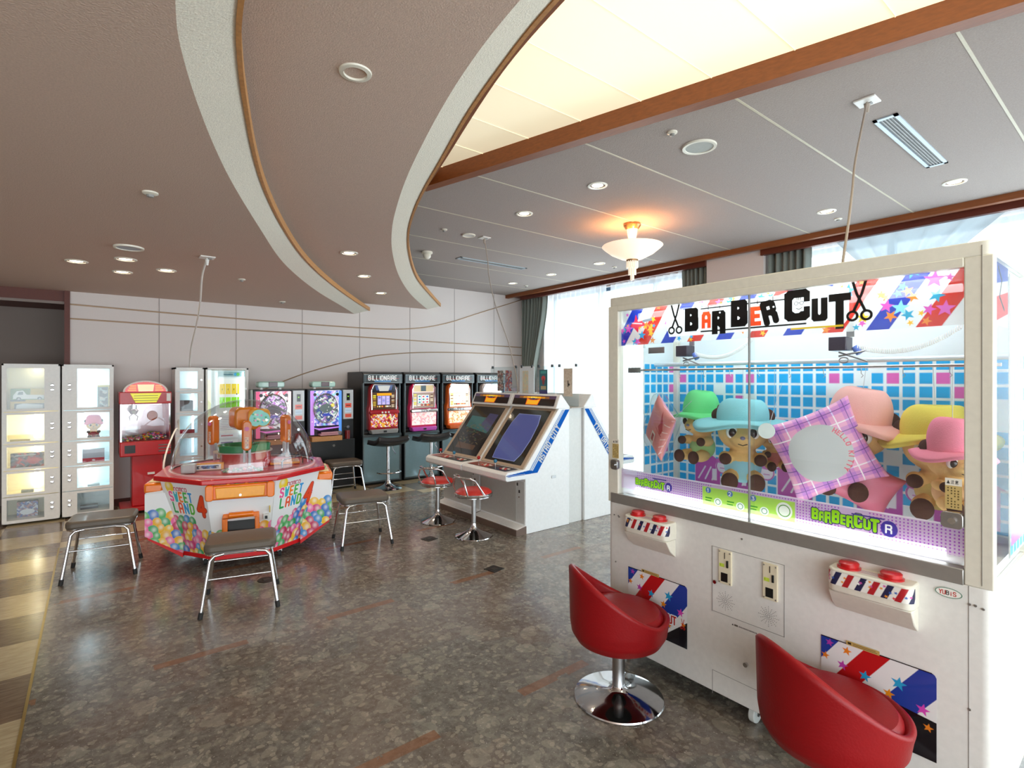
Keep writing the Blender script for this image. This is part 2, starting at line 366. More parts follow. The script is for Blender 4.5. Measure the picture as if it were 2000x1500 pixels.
# ================================================================== SETTING
# ---- floor: patterned vinyl with a chequered border
def floor_mat():
    m = bpy.data.materials.new('vinyl_floor'); m.use_nodes = True; nt = m.node_tree; b = nt.nodes['Principled BSDF']; N = nt.nodes.new; L = nt.links.new
    g = N('ShaderNodeNewGeometry'); sp = N('ShaderNodeSeparateXYZ'); L(g.outputs['Position'], sp.inputs[0])
    def math_(op, a, b_=None):
        n = N('ShaderNodeMath'); n.operation = op
        for i, q in enumerate((a, b_)):
            if q is None: continue
            if isinstance(q, (int, float)): n.inputs[i].default_value = q
            else: L(q, n.inputs[i])
        return n.outputs[0]
    def ramp(fac, stops):
        r = N('ShaderNodeValToRGB'); L(fac, r.inputs[0]); e = r.color_ramp.elements
        e[0].position = stops[0][0]; e[0].color = (*lin(stops[0][1]), 1); e[1].position = stops[-1][0]; e[1].color = (*lin(stops[-1][1]), 1)
        for p, c in stops[1:-1]: q = e.new(p); q.color = (*lin(c), 1)
        return r.outputs[0]
    def mix(f, a, b_, mode='MIX'):
        n = N('ShaderNodeMix'); n.data_type = 'RGBA'; n.blend_type = mode
        if isinstance(f, float): n.inputs[0].default_value = f
        else: L(f, n.inputs[0])
        for i, q in ((6, a), (7, b_)):
            if isinstance(q, str): n.inputs[i].default_value = (*lin(q), 1)
            else: L(q, n.inputs[i])
        return n.outputs[2]
    wp = N('ShaderNodeTexNoise'); wp.inputs['Scale'].default_value = 9; wp.inputs['Detail'].default_value = 5; L(g.outputs['Position'], wp.inputs['Vector'])
    dv = N('ShaderNodeVectorMath'); dv.operation = 'MULTIPLY_ADD'; L(wp.outputs['Color'], dv.inputs[0]); dv.inputs[1].default_value = (.10, .10, .0); L(g.outputs['Position'], dv.inputs[2])
    def vor(scale, off):
        a = N('ShaderNodeVectorMath'); a.operation = 'ADD'; L(dv.outputs[0], a.inputs[0]); a.inputs[1].default_value = (off, off*.7, 0)
        v = N('ShaderNodeTexVoronoi'); v.voronoi_dimensions = '2D'; v.inputs['Scale'].default_value = scale; L(a.outputs[0], v.inputs['Vector'])
        s_ = N('ShaderNodeSeparateColor'); L(v.outputs['Color'], s_.inputs[0]); return v.outputs['Distance'], s_.outputs[0], s_.outputs[1]
    n1 = N('ShaderNodeTexNoise'); n1.inputs['Scale'].default_value = 24; n1.inputs['Detail'].default_value = 9; n1.inputs['Roughness'].default_value = .72; L(g.outputs['Position'], n1.inputs['Vector'])
    base = ramp(n1.outputs['Fac'], [(.26, '#4c4842'), (.44, '#6e6a62'), (.58, '#868178'), (.76, '#aaa498')])
    for scale, off, dark, light, rad in ((7.5, 0, '#5a5650', '#aaa698', .40), (15, 4.3, '#5c554d', '#a29b8c', .40), (34, 9.1, '#4d473f', '#b4ac9c', .38)):
        d, r1, r2 = vor(scale, off)
        inside = math_('LESS_THAN', d, rad)
        pick = math_('GREATER_THAN', r2, .55)
        msk = math_('MULTIPLY', math_('MULTIPLY', inside, pick), .38)
        base = mix(msk, base, ramp(r1, [(.35, dark), (.6, light)]))
        edge = math_('MULTIPLY', math_('GREATER_THAN', d, rad), .08)
        base = mix(edge, base, '#48423b')
    n3 = N('ShaderNodeTexNoise'); n3.inputs['Scale'].default_value = 90; n3.inputs['Detail'].default_value = 3; L(g.outputs['Position'], n3.inputs['Vector'])
    base = mix(math_('MULTIPLY', math_('GREATER_THAN', n3.outputs['Fac'], .66), .5), base, '#c9c4b8')
    n4 = N('ShaderNodeTexNoise'); n4.inputs['Scale'].default_value = 1.6; n4.inputs['Detail'].default_value = 3; L(g.outputs['Position'], n4.inputs['Vector'])
    base = mix(math_('MULTIPLY', math_('GREATER_THAN', n4.outputs['Fac'], .5), .10), base, '#8a5b42')
    # inlaid brick-coloured bars: rows every 1.4 m, bars 0.46 m
    X, Y = sp.outputs[0], sp.outputs[1]
    yr = math_('ADD', Y, 14.0+.7-2.0)
    row = math_('LESS_THAN', math_('ABSOLUTE', math_('SUBTRACT', math_('MODULO', yr, 1.4), .7)), .03)
    odd = math_('MODULO', math_('FLOOR', math_('DIVIDE', yr, 1.4)), 2)
    bar = math_('LESS_THAN', math_('MODULO', math_('ADD', math_('ADD', X, 9.3-.25), math_('MULTIPLY', math_('SUBTRACT', 1, odd), -.465)), .93), .46)
    n5 = N('ShaderNodeTexNoise'); n5.inputs['Scale'].default_value = 7; n5.inputs['Detail'].default_value = 4; L(g.outputs['Position'], n5.inputs['Vector'])
    wear = math_('GREATER_THAN', n5.outputs['Fac'], .36)
    base = mix(math_('MULTIPLY', math_('MULTIPLY', math_('MULTIPLY', row, bar), wear), .75), base, mix(n1.outputs['Fac'], '#5e3a22', '#a06a44'))
    # chequer of 0.47 m tiles
    cx = math_('FLOOR', math_('DIVIDE', math_('ADD', X, .25+47*.47-0.0), .47)); cy = math_('FLOOR', math_('DIVIDE', math_('ADD', Y, 20*.47-3.27-.47), .47))
    chk = math_('GREATER_THAN', math_('MODULO', math_('ADD', math_('ADD', cx, cy), 100), 2), .5)
    mp = N('ShaderNodeMapping'); mp.inputs['Scale'].default_value = (3, 16, 1); L(g.outputs['Position'], mp.inputs[0])
    n6 = N('ShaderNodeTexNoise'); n6.inputs['Scale'].default_value = 4; n6.inputs['Detail'].default_value = 6; L(mp.outputs[0], n6.inputs['Vector'])
    lt = ramp(n6.outputs['Fac'], [(.3, '#a89878'), (.7, '#c8ba98')]); dk = ramp(n6.outputs['Fac'], [(.3, '#62503f'), (.7, '#8c7862')])
    tiles = mix(chk, lt, dk)
    left = math_('LESS_THAN', X, -.25); far = math_('GREATER_THAN', Y, 6.35)
    zone = math_('MAXIMUM', left, far)
    col = mix(zone, base, tiles)
    L(col, b.inputs['Base Color'])
    rr = N('ShaderNodeMapRange'); L(n1.outputs['Fac'], rr.inputs['Value']); rr.inputs['To Min'].default_value = .13; rr.inputs['To Max'].default_value = .24
    L(rr.outputs[0], b.inputs['Roughness']); b.inputs['Specular IOR Level'].default_value = .85
    n7 = N('ShaderNodeTexNoise'); n7.inputs['Scale'].default_value = 5; L(g.outputs['Position'], n7.inputs['Vector'])
    bp = N('ShaderNodeBump'); bp.inputs['Strength'].default_value = .08; bp.inputs['Distance'].default_value = .01; L(n7.outputs['Fac'], bp.inputs['Height']); L(bp.outputs[0], b.inputs['Normal'])
    return m
struct(MB().box(-6, -4, -.1, 7.0, 9.2, 0).build('floor', floor_mat()))
struct(MB().box(-.258, -4, 0, -.246, 6.35, .003).build('trim_1', mat('brass_strip', '#b39a5a', .3, .9)))
# floor outlet plates
for (x, y, r, lb) in ((2.55, 3.44, 0, 'small square brass floor outlet cover nearest the front of the scissor prize machine'), (2.54, 4.48, 1, 'small square floor outlet cover before the first red round stool'), (1.04, 4.35, 2, 'round floor cover plate on the floor behind the brown stool facing the candy machine')):
    t = thing('floor_outlet', lb, 'floor outlet', (x, y, 0), .2)
    if r == 2: MB().lathe([(0, .004), (.06, .004), (.065, 0), (0, 0)], n=20).build('cover', mat('dark_floor_cover', '#3a3632', .4, .6), t)
    else: MB().box(-.06, -.06, 0, .06, .06, .004).build('cover', mat('dark_floor_cover', '#3a3632', .4, .6), t)
    MB().box(-.025, -.02, .004, .025, .02, .007).build('flap', mat('floor_cover_flap', '#55504a', .35, .7), t)

# ---- back wall with cloth panels, seams and curved brass inlays
struct(MB().box(-.22, 8.0, 0, 7.0, 8.15, 3.4).build('wall_back', M_wall))
wb = MB()
for k in range(8): wb.box(.646+.88*k-.003, 7.996, .1, .646+.88*k+.003, 8.001, 3.2)
struct(wb.build('trim_2', mat('panel_seam', '#9a918c', .9)))
M_brass = mat('brass_inlay', '#b09478', .45, .35)
def inlay(pts, n):
    P_ = []
    for i in range(len(pts)-1):
        p0 = pts[max(i-1, 0)]; p1 = pts[i]; p2 = pts[i+1]; p3 = pts[min(i+2, len(pts)-1)]
        for k in range(8):
            t = k/8; P_.append(tuple(.5*((2*p1[j])+(-p0[j]+p2[j])*t+(2*p0[j]-5*p1[j]+4*p2[j]-p3[j])*t*t+(-p0[j]+3*p1[j]-3*p2[j]+p3[j])*t**3) for j in (0, 1)))
    P_.append(pts[-1])
    struct(MB().tube([(x, 7.997, z) for x, z in P_], .009, 6).build('trim_%d' % n, M_brass))
inlay([(-.22, 2.42), (1.15, 2.385), (3.26, 2.357), (4.15, 2.394), (4.85, 2.526), (5.63, 2.786), (6.75, 3.16)], 3)
inlay([(-.22, 2.253), (1.15, 2.232), (3.26, 2.212), (4.65, 2.192), (6.9, 2.167)], 4)
inlay([(1.5, 1.2), (1.81, 1.37), (2.47, 1.641), (3.26, 1.865), (3.78, 1.953), (4.6, 2.012), (5.63, 2.025), (6.9, 2.005)], 5)
struct(MB().box(-.22, 7.985, 0, 7, 8.0, .09).build('baseboard_back', M_woodd))
# recess at the left
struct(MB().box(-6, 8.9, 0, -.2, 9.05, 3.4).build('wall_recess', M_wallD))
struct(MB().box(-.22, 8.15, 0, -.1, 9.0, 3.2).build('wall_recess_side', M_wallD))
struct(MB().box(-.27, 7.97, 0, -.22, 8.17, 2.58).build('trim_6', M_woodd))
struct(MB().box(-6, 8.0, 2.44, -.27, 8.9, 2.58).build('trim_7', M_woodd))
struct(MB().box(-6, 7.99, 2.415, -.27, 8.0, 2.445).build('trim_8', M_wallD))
# side and rear walls behind the camera
struct(MB().box(-6.1, -4, 0, -6, 9.05, 3.4).build('wall_left', M_wall))
wf = MB().box(-6, -4.1, 2.5, 7, -4, 3.4).box(-6, -4.1, 0, 7, -4, .05).box(5.8, -4.1, .05, 7, -4, 2.5)  # unseen rear opening, added so sky light reaches the ceilings
struct(wf.build('wall_front', M_wall))

# ---- window side
def wall_x(name, y0, y1, x0=6.4, x1=7.0, z0=0, z1=3.4, m=M_wall): return struct(MB().box(x0, y0, z0, x1, y1, z1).build(name, m))
wall_x('wall_right_corner', 7.3, 8.0, 6.6); wall_x('wall_right_pillar', 3.1, 3.86, 6.38)
wall_x('wall_right_lintel', 3.86, 7.3, 6.75, 7.0, 3.1, 3.4); wall_x('wall_right_lintel_near', -4, 3.1, 6.75, 7.0, 3.1, 3.4)
M_frame = mat('window_frame', '#5f7f9c', .4, .4)
def window(n, y0, y1, k):
    w_ = MB().box(6.82, y0, 0, 6.9, y1, .06).box(6.82, y0, 3.04, 6.9, y1, 3.1)
    for i in range(k+1):
        y = y0+(y1-y0)*i/k; w_.box(6.82, max(y0, y-.035), 0, 6.9, min(y1, y+.035), 3.1)
    o = struct(w_.build('window_%d' % n, M_frame))
    MB().box(6.855, y0, .05, 6.862, y1, 3.05).build('glass_pane', M_glass, o)
window(1, 3.86, 7.3, 3); window(2, -4, 3.1, 6)
# cherry cornice in two steps
struct(MB().box(6.20, -4, 3.10, 6.27, 8.0, 3.17).build('trim_9', M_wood))
struct(MB().box(6.27, -4, 3.135, 6.75, 8.0, 3.165).build('trim_10', M_woodd))
struct(MB().box(6.34, 3.86, 3.05, 6.40, 7.72, 3.14).build('trim_11', M_woodd))
struct(MB().box(6.34, -4, 3.05, 6.40, 3.12, 3.14).build('trim_12', M_woodd))

M_sheer = sheer('sheer_fabric'); 
M_drape = mat('grey_green_drape', '#7d847e', .95, noise=(90, .06))
def curtain(name, y0, y1, x, mat_, lab, cat, n, amp, z0=.03, z1=3.1, pull=None, seed=0):
    rs = random.Random(seed); ph = rs.random()*6
    def fn(u, v):
        z = z0+(z1-z0)*v
        w0, w1 = y0, y1
        if pull:  # (which edge, amount, tie height)
            e, amt, th = pull
            k = max(0, 1-abs(z-th)/ (3.1-th)) if z > th else max(0, 1-(th-z)/(th+1.2))
            k = k*k*(3-2*k)
            if e > 0: w1 = y1-(y1-y0)*amt*k
            else: w0 = y0+(y1-y0)*amt*k
        y = w0+(w1-w0)*u
        return (x+amp*math.sin(u*n*2*PI+ph)+amp*.4*math.sin(u*n*5.1+v*2), y, z)
    o = MB().grid(fn, n*8, 24).build(name, mat_, ang=180)
    sd = o.modifiers.new('cloth', 'SOLIDIFY'); sd.thickness = .004 if mat_ is not M_sheer else .0006
    if mat_ is M_sheer: o.modifiers.remove(sd)
    return tag(o, lab, cat)
curtain('drape', 7.12, 7.8, 6.46, M_drape, 'grey-green drape drawn back in the corner by the back wall', 'curtain', 8, .035, pull=(-1, .55, 1.2), seed=1)
curtain('drape', 3.86, 4.28, 6.46, M_drape, 'grey-green drape hanging left of the pillar between the windows', 'curtain', 6, .035, pull=(1, .25, 1.2), seed=2)
curtain('drape', 2.6, 3.09, 6.46, M_drape, 'grey-green drape hanging right of the pillar between the windows', 'curtain', 6, .035, pull=(-1, .2, 1.2), seed=3)
curtain('sheer_curtain', 5.78, 7.28, 6.54, M_sheer, 'white sheer curtain left half at the far window', 'sheer curtain', 13, .025, seed=4)
curtain('sheer_curtain', 3.9, 5.74, 6.66, M_sheer, 'white sheer curtain drawn diagonally aside at the far window', 'sheer curtain', 14, .03, pull=(-1, .6, 1.3), seed=5)
curtain('sheer_curtain', -4, 3.08, 6.56, M_sheer, 'long white sheer curtain behind the scissor prize machine', 'sheer curtain', 46, .025, seed=6)
# gathered sheer swag at the top right
o = MB().grid(lambda u, v: (6.42-.10*math.sin(v*PI)*abs(math.sin(u*5*PI)), 1.62-.62*(u-.5)*(1.15-v)*2-.0*v+.1*v, 3.08-.62*v), 60, 12).build('sheer_swag', sheer('swag_fabric', '#a9b4ba', .1), ang=180)
tag(o, 'pleated sheer swag gathered to a point below the cornice at the upper right', 'curtain')

# ---- ceilings
A_in = [(.3, -4), (.12, -1.5), (.07, 0), (.10, .9), (0.17, 1.67), (0.22, 1.95), (0.30, 2.25), (0.42, 2.64), (0.59, 3.12), (0.90, 3.90), (1.33, 4.93), (2.0, 6.15), (2.70, 7.22), (3.2, 8.0)]
A_out = [(.44, -4), (.27, -1.5), (.22, 0), (.25, .9), (0.32, 1.65), (0.38, 1.98), (0.48, 2.36), (0.62, 2.84), (0.80, 3.36), (1.09, 4.07), (1.53, 5.0), (2.16, 6.08), (2.88, 7.18), (3.44, 8.0)]
B_in = [(1.3, -4), (1.05, -1.5), (1.0, 0), (1.01, .8), (1.06, 1.32), (1.11, 1.62), (1.18, 1.92), (1.29, 2.31), (1.45, 2.82), (1.64, 3.34), (1.87, 3.90), (2.22, 4.62), (2.82, 5.68), (3.60, 6.85), (4.5, 8.0)]
B_out = [(1.46, -4), (1.20, -1.5), (1.14, 0), (1.15, .8), (1.21, 1.32), (1.28, 1.66), (1.40, 2.12), (1.57, 2.64), (1.74, 3.17), (1.93, 3.68), (2.18, 4.24), (2.56, 4.94), (3.17, 5.93), (3.87, 6.87), (4.75, 8.0)]
def resample(pts, n=90):
    out = []
    for i in range(len(pts)-1):
        p0 = pts[max(i-1, 0)]; p1 = pts[i]; p2 = pts[i+1]; p3 = pts[min(i+2, len(pts)-1)]
        for k in range(8):
            t = k/8; out.append(tuple(.5*((2*p1[j])+(-p0[j]+p2[j])*t+(2*p0[j]-5*p1[j]+4*p2[j]-p3[j])*t*t+(-p0[j]+3*p1[j]-3*p2[j]+p3[j])*t**3) for j in (0, 1)))
    out.append(pts[-1])
    for _ in range(6): out = [out[0]]+[((out[i-1][0]+2*out[i][0]+out[i+1][0])/4, (out[i-1][1]+2*out[i][1]+out[i+1][1])/4) for i in range(1, len(out)-1)]+[out[-1]]
    return out
A_in, A_out, B_in, B_out = map(resample, (A_in, A_out, B_in, B_out))
def slab(name, poly, z, m, th=.05):
    me = bmesh.new(); vs = [me.verts.new((x, y, z)) for x, y in poly]; es = [me.edges.new((vs[i], vs[(i+1) % len(vs)])) for i in range(len(vs))]
    bmesh.ops.triangle_fill(me, edges=es, use_beauty=True)
    r = bmesh.ops.extrude_face_region(me, geom=me.faces[:]); bmesh.ops.translate(me, verts=[v for v in r['geom'] if isinstance(v, bmesh.types.BMVert)], vec=(0, 0, th))
    bmesh.ops.recalc_face_normals(me, faces=me.faces); d = bpy.data.meshes.new(name); me.to_mesh(d); me.free(); d.materials.append(m)
    o = bpy.data.objects.new(name, d); C.objects.link(o); return struct(o)
def cut(poly, x):  # polygon left of the curve
    return poly+[(x, poly[-1][1]), (x, poly[0][1])]
zA, zB, zC = 2.57, 2.75, 3.16
slab('ceiling_left', cut(A_in, -6), zA, M_ceil)
slab('ceiling_recess', [(-6, 8.0), (-.1, 8.0), (-.1, 9.0), (-6, 9.0)], 2.62, M_ceil)
slab('ceiling_middle', cut(B_in, -1.0), zB, M_ceil)
def band(name, a, b, z, m, lipm, n):
    mb = MB()
    for i in range(len(a)-1):
        q = [(a[i][0], a[i][1], z), (b[i][0], b[i][1], z+.075), (b[i+1][0], b[i+1][1], z+.075), (a[i+1][0], a[i+1][1], z)]
        mb.add(q, [(0, 1, 2, 3)])
        mb.add([(a[i][0], a[i][1], z+.2), (b[i][0], b[i][1], z+.11), (b[i+1][0], b[i+1][1], z+.11), (a[i+1][0], a[i+1][1], z+.2)], [(3, 2, 1, 0)])
    struct(mb.build(name, m, ang=60))
    lp = MB()
    for i in range(len(a)-1):
        def off(p, q, d=.016):
            dx, dy = q[0]-p[0], q[1]-p[1]; l = math.hypot(dx, dy); return dy/l*d, -dx/l*d
        ox, oy = off(b[i], b[i+1])
        i2 = min(i+2, len(b)-1); o2 = off(b[i+1], b[i2]) if i2 > i+1 else (ox, oy)
        for z0, z1, s0 in ((z+.068, z+.122, 1),):
            lp.add([(b[i][0], b[i][1], z0), (b[i][0]+ox, b[i][1]+oy, z0), (b[i+1][0]+o2[0], b[i+1][1]+o2[1], z0), (b[i+1][0], b[i+1][1], z0),
                    (b[i][0], b[i][1], z1), (b[i][0]+ox, b[i][1]+oy, z1), (b[i+1][0]+o2[0], b[i+1][1]+o2[1], z1), (b[i+1][0], b[i+1][1], z1)],
                   [(0, 1, 2, 3), (7, 6, 5, 4), (1, 5, 6, 2), (0, 3, 7, 4)])
    struct(lp.build('trim_%d' % n, lipm, ang=60))
band('ceiling_soffit_left', A_in, A_out, zA, M_band, M_woodl, 13)
band('ceiling_soffit_right', B_in, B_out, zB, M_band, M_woodl, 14)
# window-side ceiling with the light box opening
E0, E1 = Vector((2.12, 3.81)), Vector((4.28, -4.0))
slab('ceiling_right', [(2.15, 3.83), (1.7, 4.0), (1.7, 8.0), (7.0, 8.0), (7.0, -4.0), (4.24, -4.0)], zC, M_ceilC)
sm = MB()
for y in (-3.14, -2.2, -1.26, -.32, .62, 1.56, 2.5, 3.43, 4.37, 5.3, 6.25, 7.2):
    x0 = 2.12+(3.81-y)*.2716+.05 if y < 3.8 else 1.9
    sm.box(x0, y-.007, zC-.002, 6.2, y+.007, zC+.001)
struct(sm.build('trim_15', mat('ceiling_seam_strip', '#c9c3ae', .5)))
# straight cherry frame of the light box
def beam(a, b, w_, z0, z1, mat_, n):
    a, b = Vector(a), Vector(b); d = (b-a).normalized(); nrm = Vector((-d.y, d.x))*w_
    struct(MB().prism([tuple(a), tuple(b), tuple(b+nrm), tuple(a+nrm)], z0, z1).build('trim_%d' % n, mat_))
beam((2.09, 3.86), (4.19, -4), .085, zC-.045, zC+.12, M_wood, 16)
cv = [(2.10, 3.88), (1.92, 3.26), (1.72, 2.62), (1.56, 2.06), (1.47, 1.57), (1.40, 1.0), (1.38, 0), (1.45, -1.5), (1.7, -4)]
cv = resample(cv)
fb = MB()
for i in range(len(cv)-1):
    (x0, y0), (x1, y1) = cv[i], cv[i+1]
    fb.add([(x0, y0, zC-.05), (x0+.05, y0, zC-.05), (x1+.05, y1, zC-.05), (x1, y1, zC-.05), (x0, y0, zC+.1), (x0+.05, y0, zC+.1), (x1+.05, y1, zC+.1), (x1, y1, zC+.1)],
           [(3, 2, 1, 0), (4, 5, 6, 7), (1, 2, 6, 5), (0, 4, 7, 3)])
struct(fb.build('trim_17', M_wood, ang=60))
slab('ceiling_margin', [(x+.01, y) for x, y in cv]+[(.9, -4), (.9, 4.05), (2.0, 4.05)], zC, M_ceilC)
# luminous ceiling: stretched diffuser sheets, each lapping the next
lb = thing('light_box', 'large glowing cream luminous ceiling panel in a cherry wood frame', 'ceiling light', (2.6, 1.0, zC+.05))
ys = [3.86, 3.6, 3.2, 2.8, 2.4, 2.0, 1.6, 1.2, .8, .4, 0, -.4, -.8, -1.2, -1.6, -2, -2.4, -2.8, -3.2, -3.6, -4]
bright = [.42, .46, .52, .60, .72, .84, .90, .93, .95]+[.95]*12
cvy = [c[1] for c in cv][::-1]; cvx = [c[0] for c in cv][::-1]
for i in range(len(ys)-1):
    y0, y1 = ys[i], ys[i+1]
    xr = lambda y: 2.10+(3.86-y)*.2672+.01
    xl = lambda y: float(np.interp(y, cvy, cvx))+.02
    e = mat('diffuser_sheet_%d' % min(i, 9), '#efe8cf', .6, emit='#fff1cc', es=bright[i], noise=(1.2, .05))
    z = .02
    q = [(xl(y0), y0), (xr(y0), y0), (xr(y1), y1), (xl(y1), y1)]
    mb = MB().add([(x-2.6, y-1.0, z) for x, y in q]+[(x-2.6, y-1.0, z+.01) for x, y in q], [(0, 1, 2, 3), (7, 6, 5, 4), (0, 4, 5, 1), (1, 5, 6, 2), (2, 6, 7, 3), (3, 7, 4, 0)])
    mb.build('diffuser_sheet', e, lb)
    if i: bx('sheet_seam', mat('sheet_seam', '#e6dcb8', .6, emit='#fff0c8', es=.66), (xl(y0)-2.6, y0-1.0025, .0165, xr(y0)-2.6, y0-.9975, .0195), lb)
# the roof deck above everything
struct(MB().box(-6.1, -4.1, 3.4, 7.1, 9.1, 3.5).build('ceiling_deck', mat('deck', '#808080', .9)))

# ---- ceiling fixtures
M_lamp = mat('downlight_lamp', '#fff3e0', .4, emit='#ffe9cf', es=14.0)
def downlight(x, y, z, lab, r=.065, lit=True):
    t = thing('downlight', lab, 'downlight', (x, y, z), 0, 'recessed ceiling downlights')
    MB().lathe([(r+.018, 0), (r+.016, -.006), (r, -.008), (r*.92, .012)], n=28).build('trim_ring', M_whitew, t)
    if lit:
        MB().lathe([(0, .0), (r*.6, -.001), (r*.94, .002)], n=24).build('lamp', M_lamp, t)
        l = bpy.data.lights.new('downlight_spot', 'SPOT'); l.energy = 30; l.color = (1, .80, .60); l.spot_size = 1.9; l.spot_blend = .8; l.shadow_soft_size = .05
        o = bpy.data.objects.new('downlight_spot', l); C.objects.link(o); o.parent = t; o.location = (0, 0, -.03)
    else: MB().lathe([(0, .001), (r*.7, 0), (r*.94, .003)], n=24).build('lamp', mat('unlit_lamp', '#b9c4c6', .3), t)
    return t
names5 = {1.11: 'nearest the camera', 2.07: 'second from the camera', 4.97: 'just beyond the pendant lamp', 5.96: 'second from the back wall', 6.91: 'nearest the back wall'}
for y, nm in names5.items(): downlight(5.51, y, zC, 'lit downlight in the row along the window cornice, '+nm)
downlight(3.28, 2.98, zC, 'lit round downlight in the right ceiling below the corner of the glowing panel, ')
downlight(3.28, 3.93, zC, 'lit round downlight in the right ceiling between the curved soffit and the pendant lamp')
downlight(1.90, 4.88, zB, 'lit round downlight in the curved middle ceiling, highest of its row of three')
downlight(2.46, 5.87, zB, 'lit round downlight in the curved middle ceiling, middle of its row of three')
downlight(3.13, 6.88, zB, 'lit round downlight in the curved middle ceiling, nearest the back wall')
downlight(-.12, 5.91, zA, 'lit round downlight in the left ceiling, leftmost of the cluster of four')
downlight(.21, 5.55, zA, 'lit round downlight in the left ceiling cluster, just below the round vent')
downlight(.21, 6.23, zA, 'lit round downlight in the left ceiling cluster, nearest the lockers')
downlight(.53, 5.88, zA, 'lit round downlight in the left ceiling, rightmost of the cluster of four')
downlight(.80, 1.99, zB, 'unlit large round downlight with white ring in the middle ceiling', .045, False)
def disc(name, x, y, z, r, lab, cat, inner='#c9cdd0', drop=.012):
    t = thing(name, lab, cat, (x, y, z))
    MB().lathe([(r, 0), (r*.98, -drop), (r*.82, -drop), (r*.8, -drop*.5)], n=32).build('rim', M_whitew, t)
    MB().lathe([(0, -drop*.6), (r*.81, -drop*.6)], n=32).build('grille', mat('grille_'+inner[1:], inner, .6), t)
disc('round_vent', .21, 5.03, zA, .10, 'round pale vent in the left ceiling above the downlights', 'vent', '#bcc6d2')
disc('ceiling_speaker', 3.28, 2.04, zC, .115, 'round ceiling speaker beside the glowing panel frame', 'speaker', '#aeb2ae')
disc('round_vent', 3.28, 4.9, zC, .075, 'small round white vent beside the far ceiling outlet', 'vent', '#d8d8d4')
def knob(x, y, z, r, lab):
    t = thing('smoke_detector', lab, 'ceiling sensor', (x, y, z))
    MB().lathe([(r, 0), (r, -.008), (r*.6, -.014), (0, -.014)], n=20).build('base_plate', M_whitew, t)
    MB().lathe([(r*.5, -.012), (r*.42, -.026), (0, -.03)], n=16).build('sensor_head', mat('sensor_grey', '#8b8a86', .4), t)
knob(.24, 3.48, zA, .038, 'small round ceiling sensor in the left ceiling nearest the camera')
knob(1.18, 5.92, zA, .035, 'small ceiling sensor in the left ceiling right of the white cord')
knob(1.94, 7.3, zA, .04, 'small ceiling sensor in the left ceiling close to the back wall')
knob(2.95, 2.03, zC, .032, 'small round ceiling sensor left of the round speaker')
knob(5.85, 2.09, zC, .035, 'small ceiling sensor beside the cord of the prize machine')
knob(2.95, 4.88, zC, .032, 'small ceiling sensor left of the small white vent')
knob(5.85, 4.99, zC, .035, 'small ceiling sensor right of the pendant lamp')
knob(5.84, 6.95, zC, .035, 'small ceiling sensor in the far corner by the drape')
t = thing('motion_detector', 'white domed detector hanging from the ceiling near the curved soffit', 'detector', (3.3, 5.88, zC))
MB().lathe([(.07, 0), (.07, -.02), (.05, -.03), (0, -.03)], n=20).build('base_plate', M_whitew, t)
MB().ell((0, 0, -.05), (.05, .05, .045)).build('dome', M_whitew, t)
def slot_vent(cx, cy, L_, W_, lab, n):
    t = thing('slot_vent', lab, 'air vent', (cx, cy, zC))
    f = MB().box(-L_/2, -W_/2, -.008, L_/2, -W_/2+.022, .002).box(-L_/2, W_/2-.022, -.008, L_/2, W_/2, .002).box(-L_/2, -W_/2, -.008, -L_/2+.03, W_/2, .002).box(L_/2-.03, -W_/2, -.008, L_/2, W_/2, .002)
    f.build('frame', mat('vent_frame', '#b8c6d0', .4, .2), t)
    MB().box(-L_/2+.02, -W_/2+.02, -.001, L_/2-.02, W_/2-.02, .0).build('backing', M_black, t)
    for i in range(n):
        y = -W_/2+.022+(W_-.044)*(i+1)/(n+1); MB().box(-L_/2+.03, y-.003, -.006, L_/2-.03, y+.003, -.001).build('slat', M_grey, t)
slot_vent(4.38, 1.10, 1.16, .13, 'grey slot air vent in the right ceiling near the camera', 4)
slot_vent(4.35, 5.9, 1.14, .13, 'long slot air vent in the ceiling before the back wall', 3)
def outlet(x, y, z, lab, s=.055):
    t = thing('ceiling_outlet', lab, 'outlet', (x, y, z), 0)
    MB().box(-s, -s, -.01, s, s, .0).build('plate', M_white, t, bevel=.003)
    MB().box(.008, -.02, -.014, .035, .02, -.009).build('socket', M_grey, t)
outlet(.74, 5.03, zA, 'ceiling outlet in the left ceiling feeding the white cord')
outlet(3.5, 1.10, zC, 'square ceiling outlet near the slot vent at the upper right')
outlet(3.48, 4.88, zC, 'square ceiling outlet before the far slot vent')
def cord(name, pts, r, m, lab, plug=None):
    P_ = resample([(p[0], p[1]) for p in pts]); Zs = []
    n = len(pts)
    # catmull in 3d
    out = []
    for i in range(n-1):
        p0, p1, p2, p3 = (Vector(pts[max(i-1, 0)]), Vector(pts[i]), Vector(pts[i+1]), Vector(pts[min(i+2, n-1)]))
        for k in range(8):
            t = k/8; out.append(.5*((2*p1)+(-p0+p2)*t+(2*p0-5*p1+4*p2-p3)*t*t+(-p0+3*p1-3*p2+p3)*t**3))
    out.append(Vector(pts[-1]))
    t = thing(name, lab, 'cord', tuple(pts[0])); o0 = Vector(pts[0])
    MB().tube([q-o0 for q in out], r, 8).build('cable', m, t)
    MB().cyl((0, 0, -.012), (0, 0, -.06), .016, .009, 12).build('plug', m, t)
M_cordw = mat('white_cord', '#e4e2dc', .5); M_cordb = mat('beige_cord', '#a3968a', .5)
cord('power_cord', [(.74, 5.03, zA-.01), (.74, 5.29, 2.447), (.774, 5.645, 2.271), (.826, 6.24, 2.124), (.866, 6.98, 1.90), (.93, 7.62, 1.695)], .008, M_cordw, 'white power cord hanging from the left ceiling to the slim prize locker')
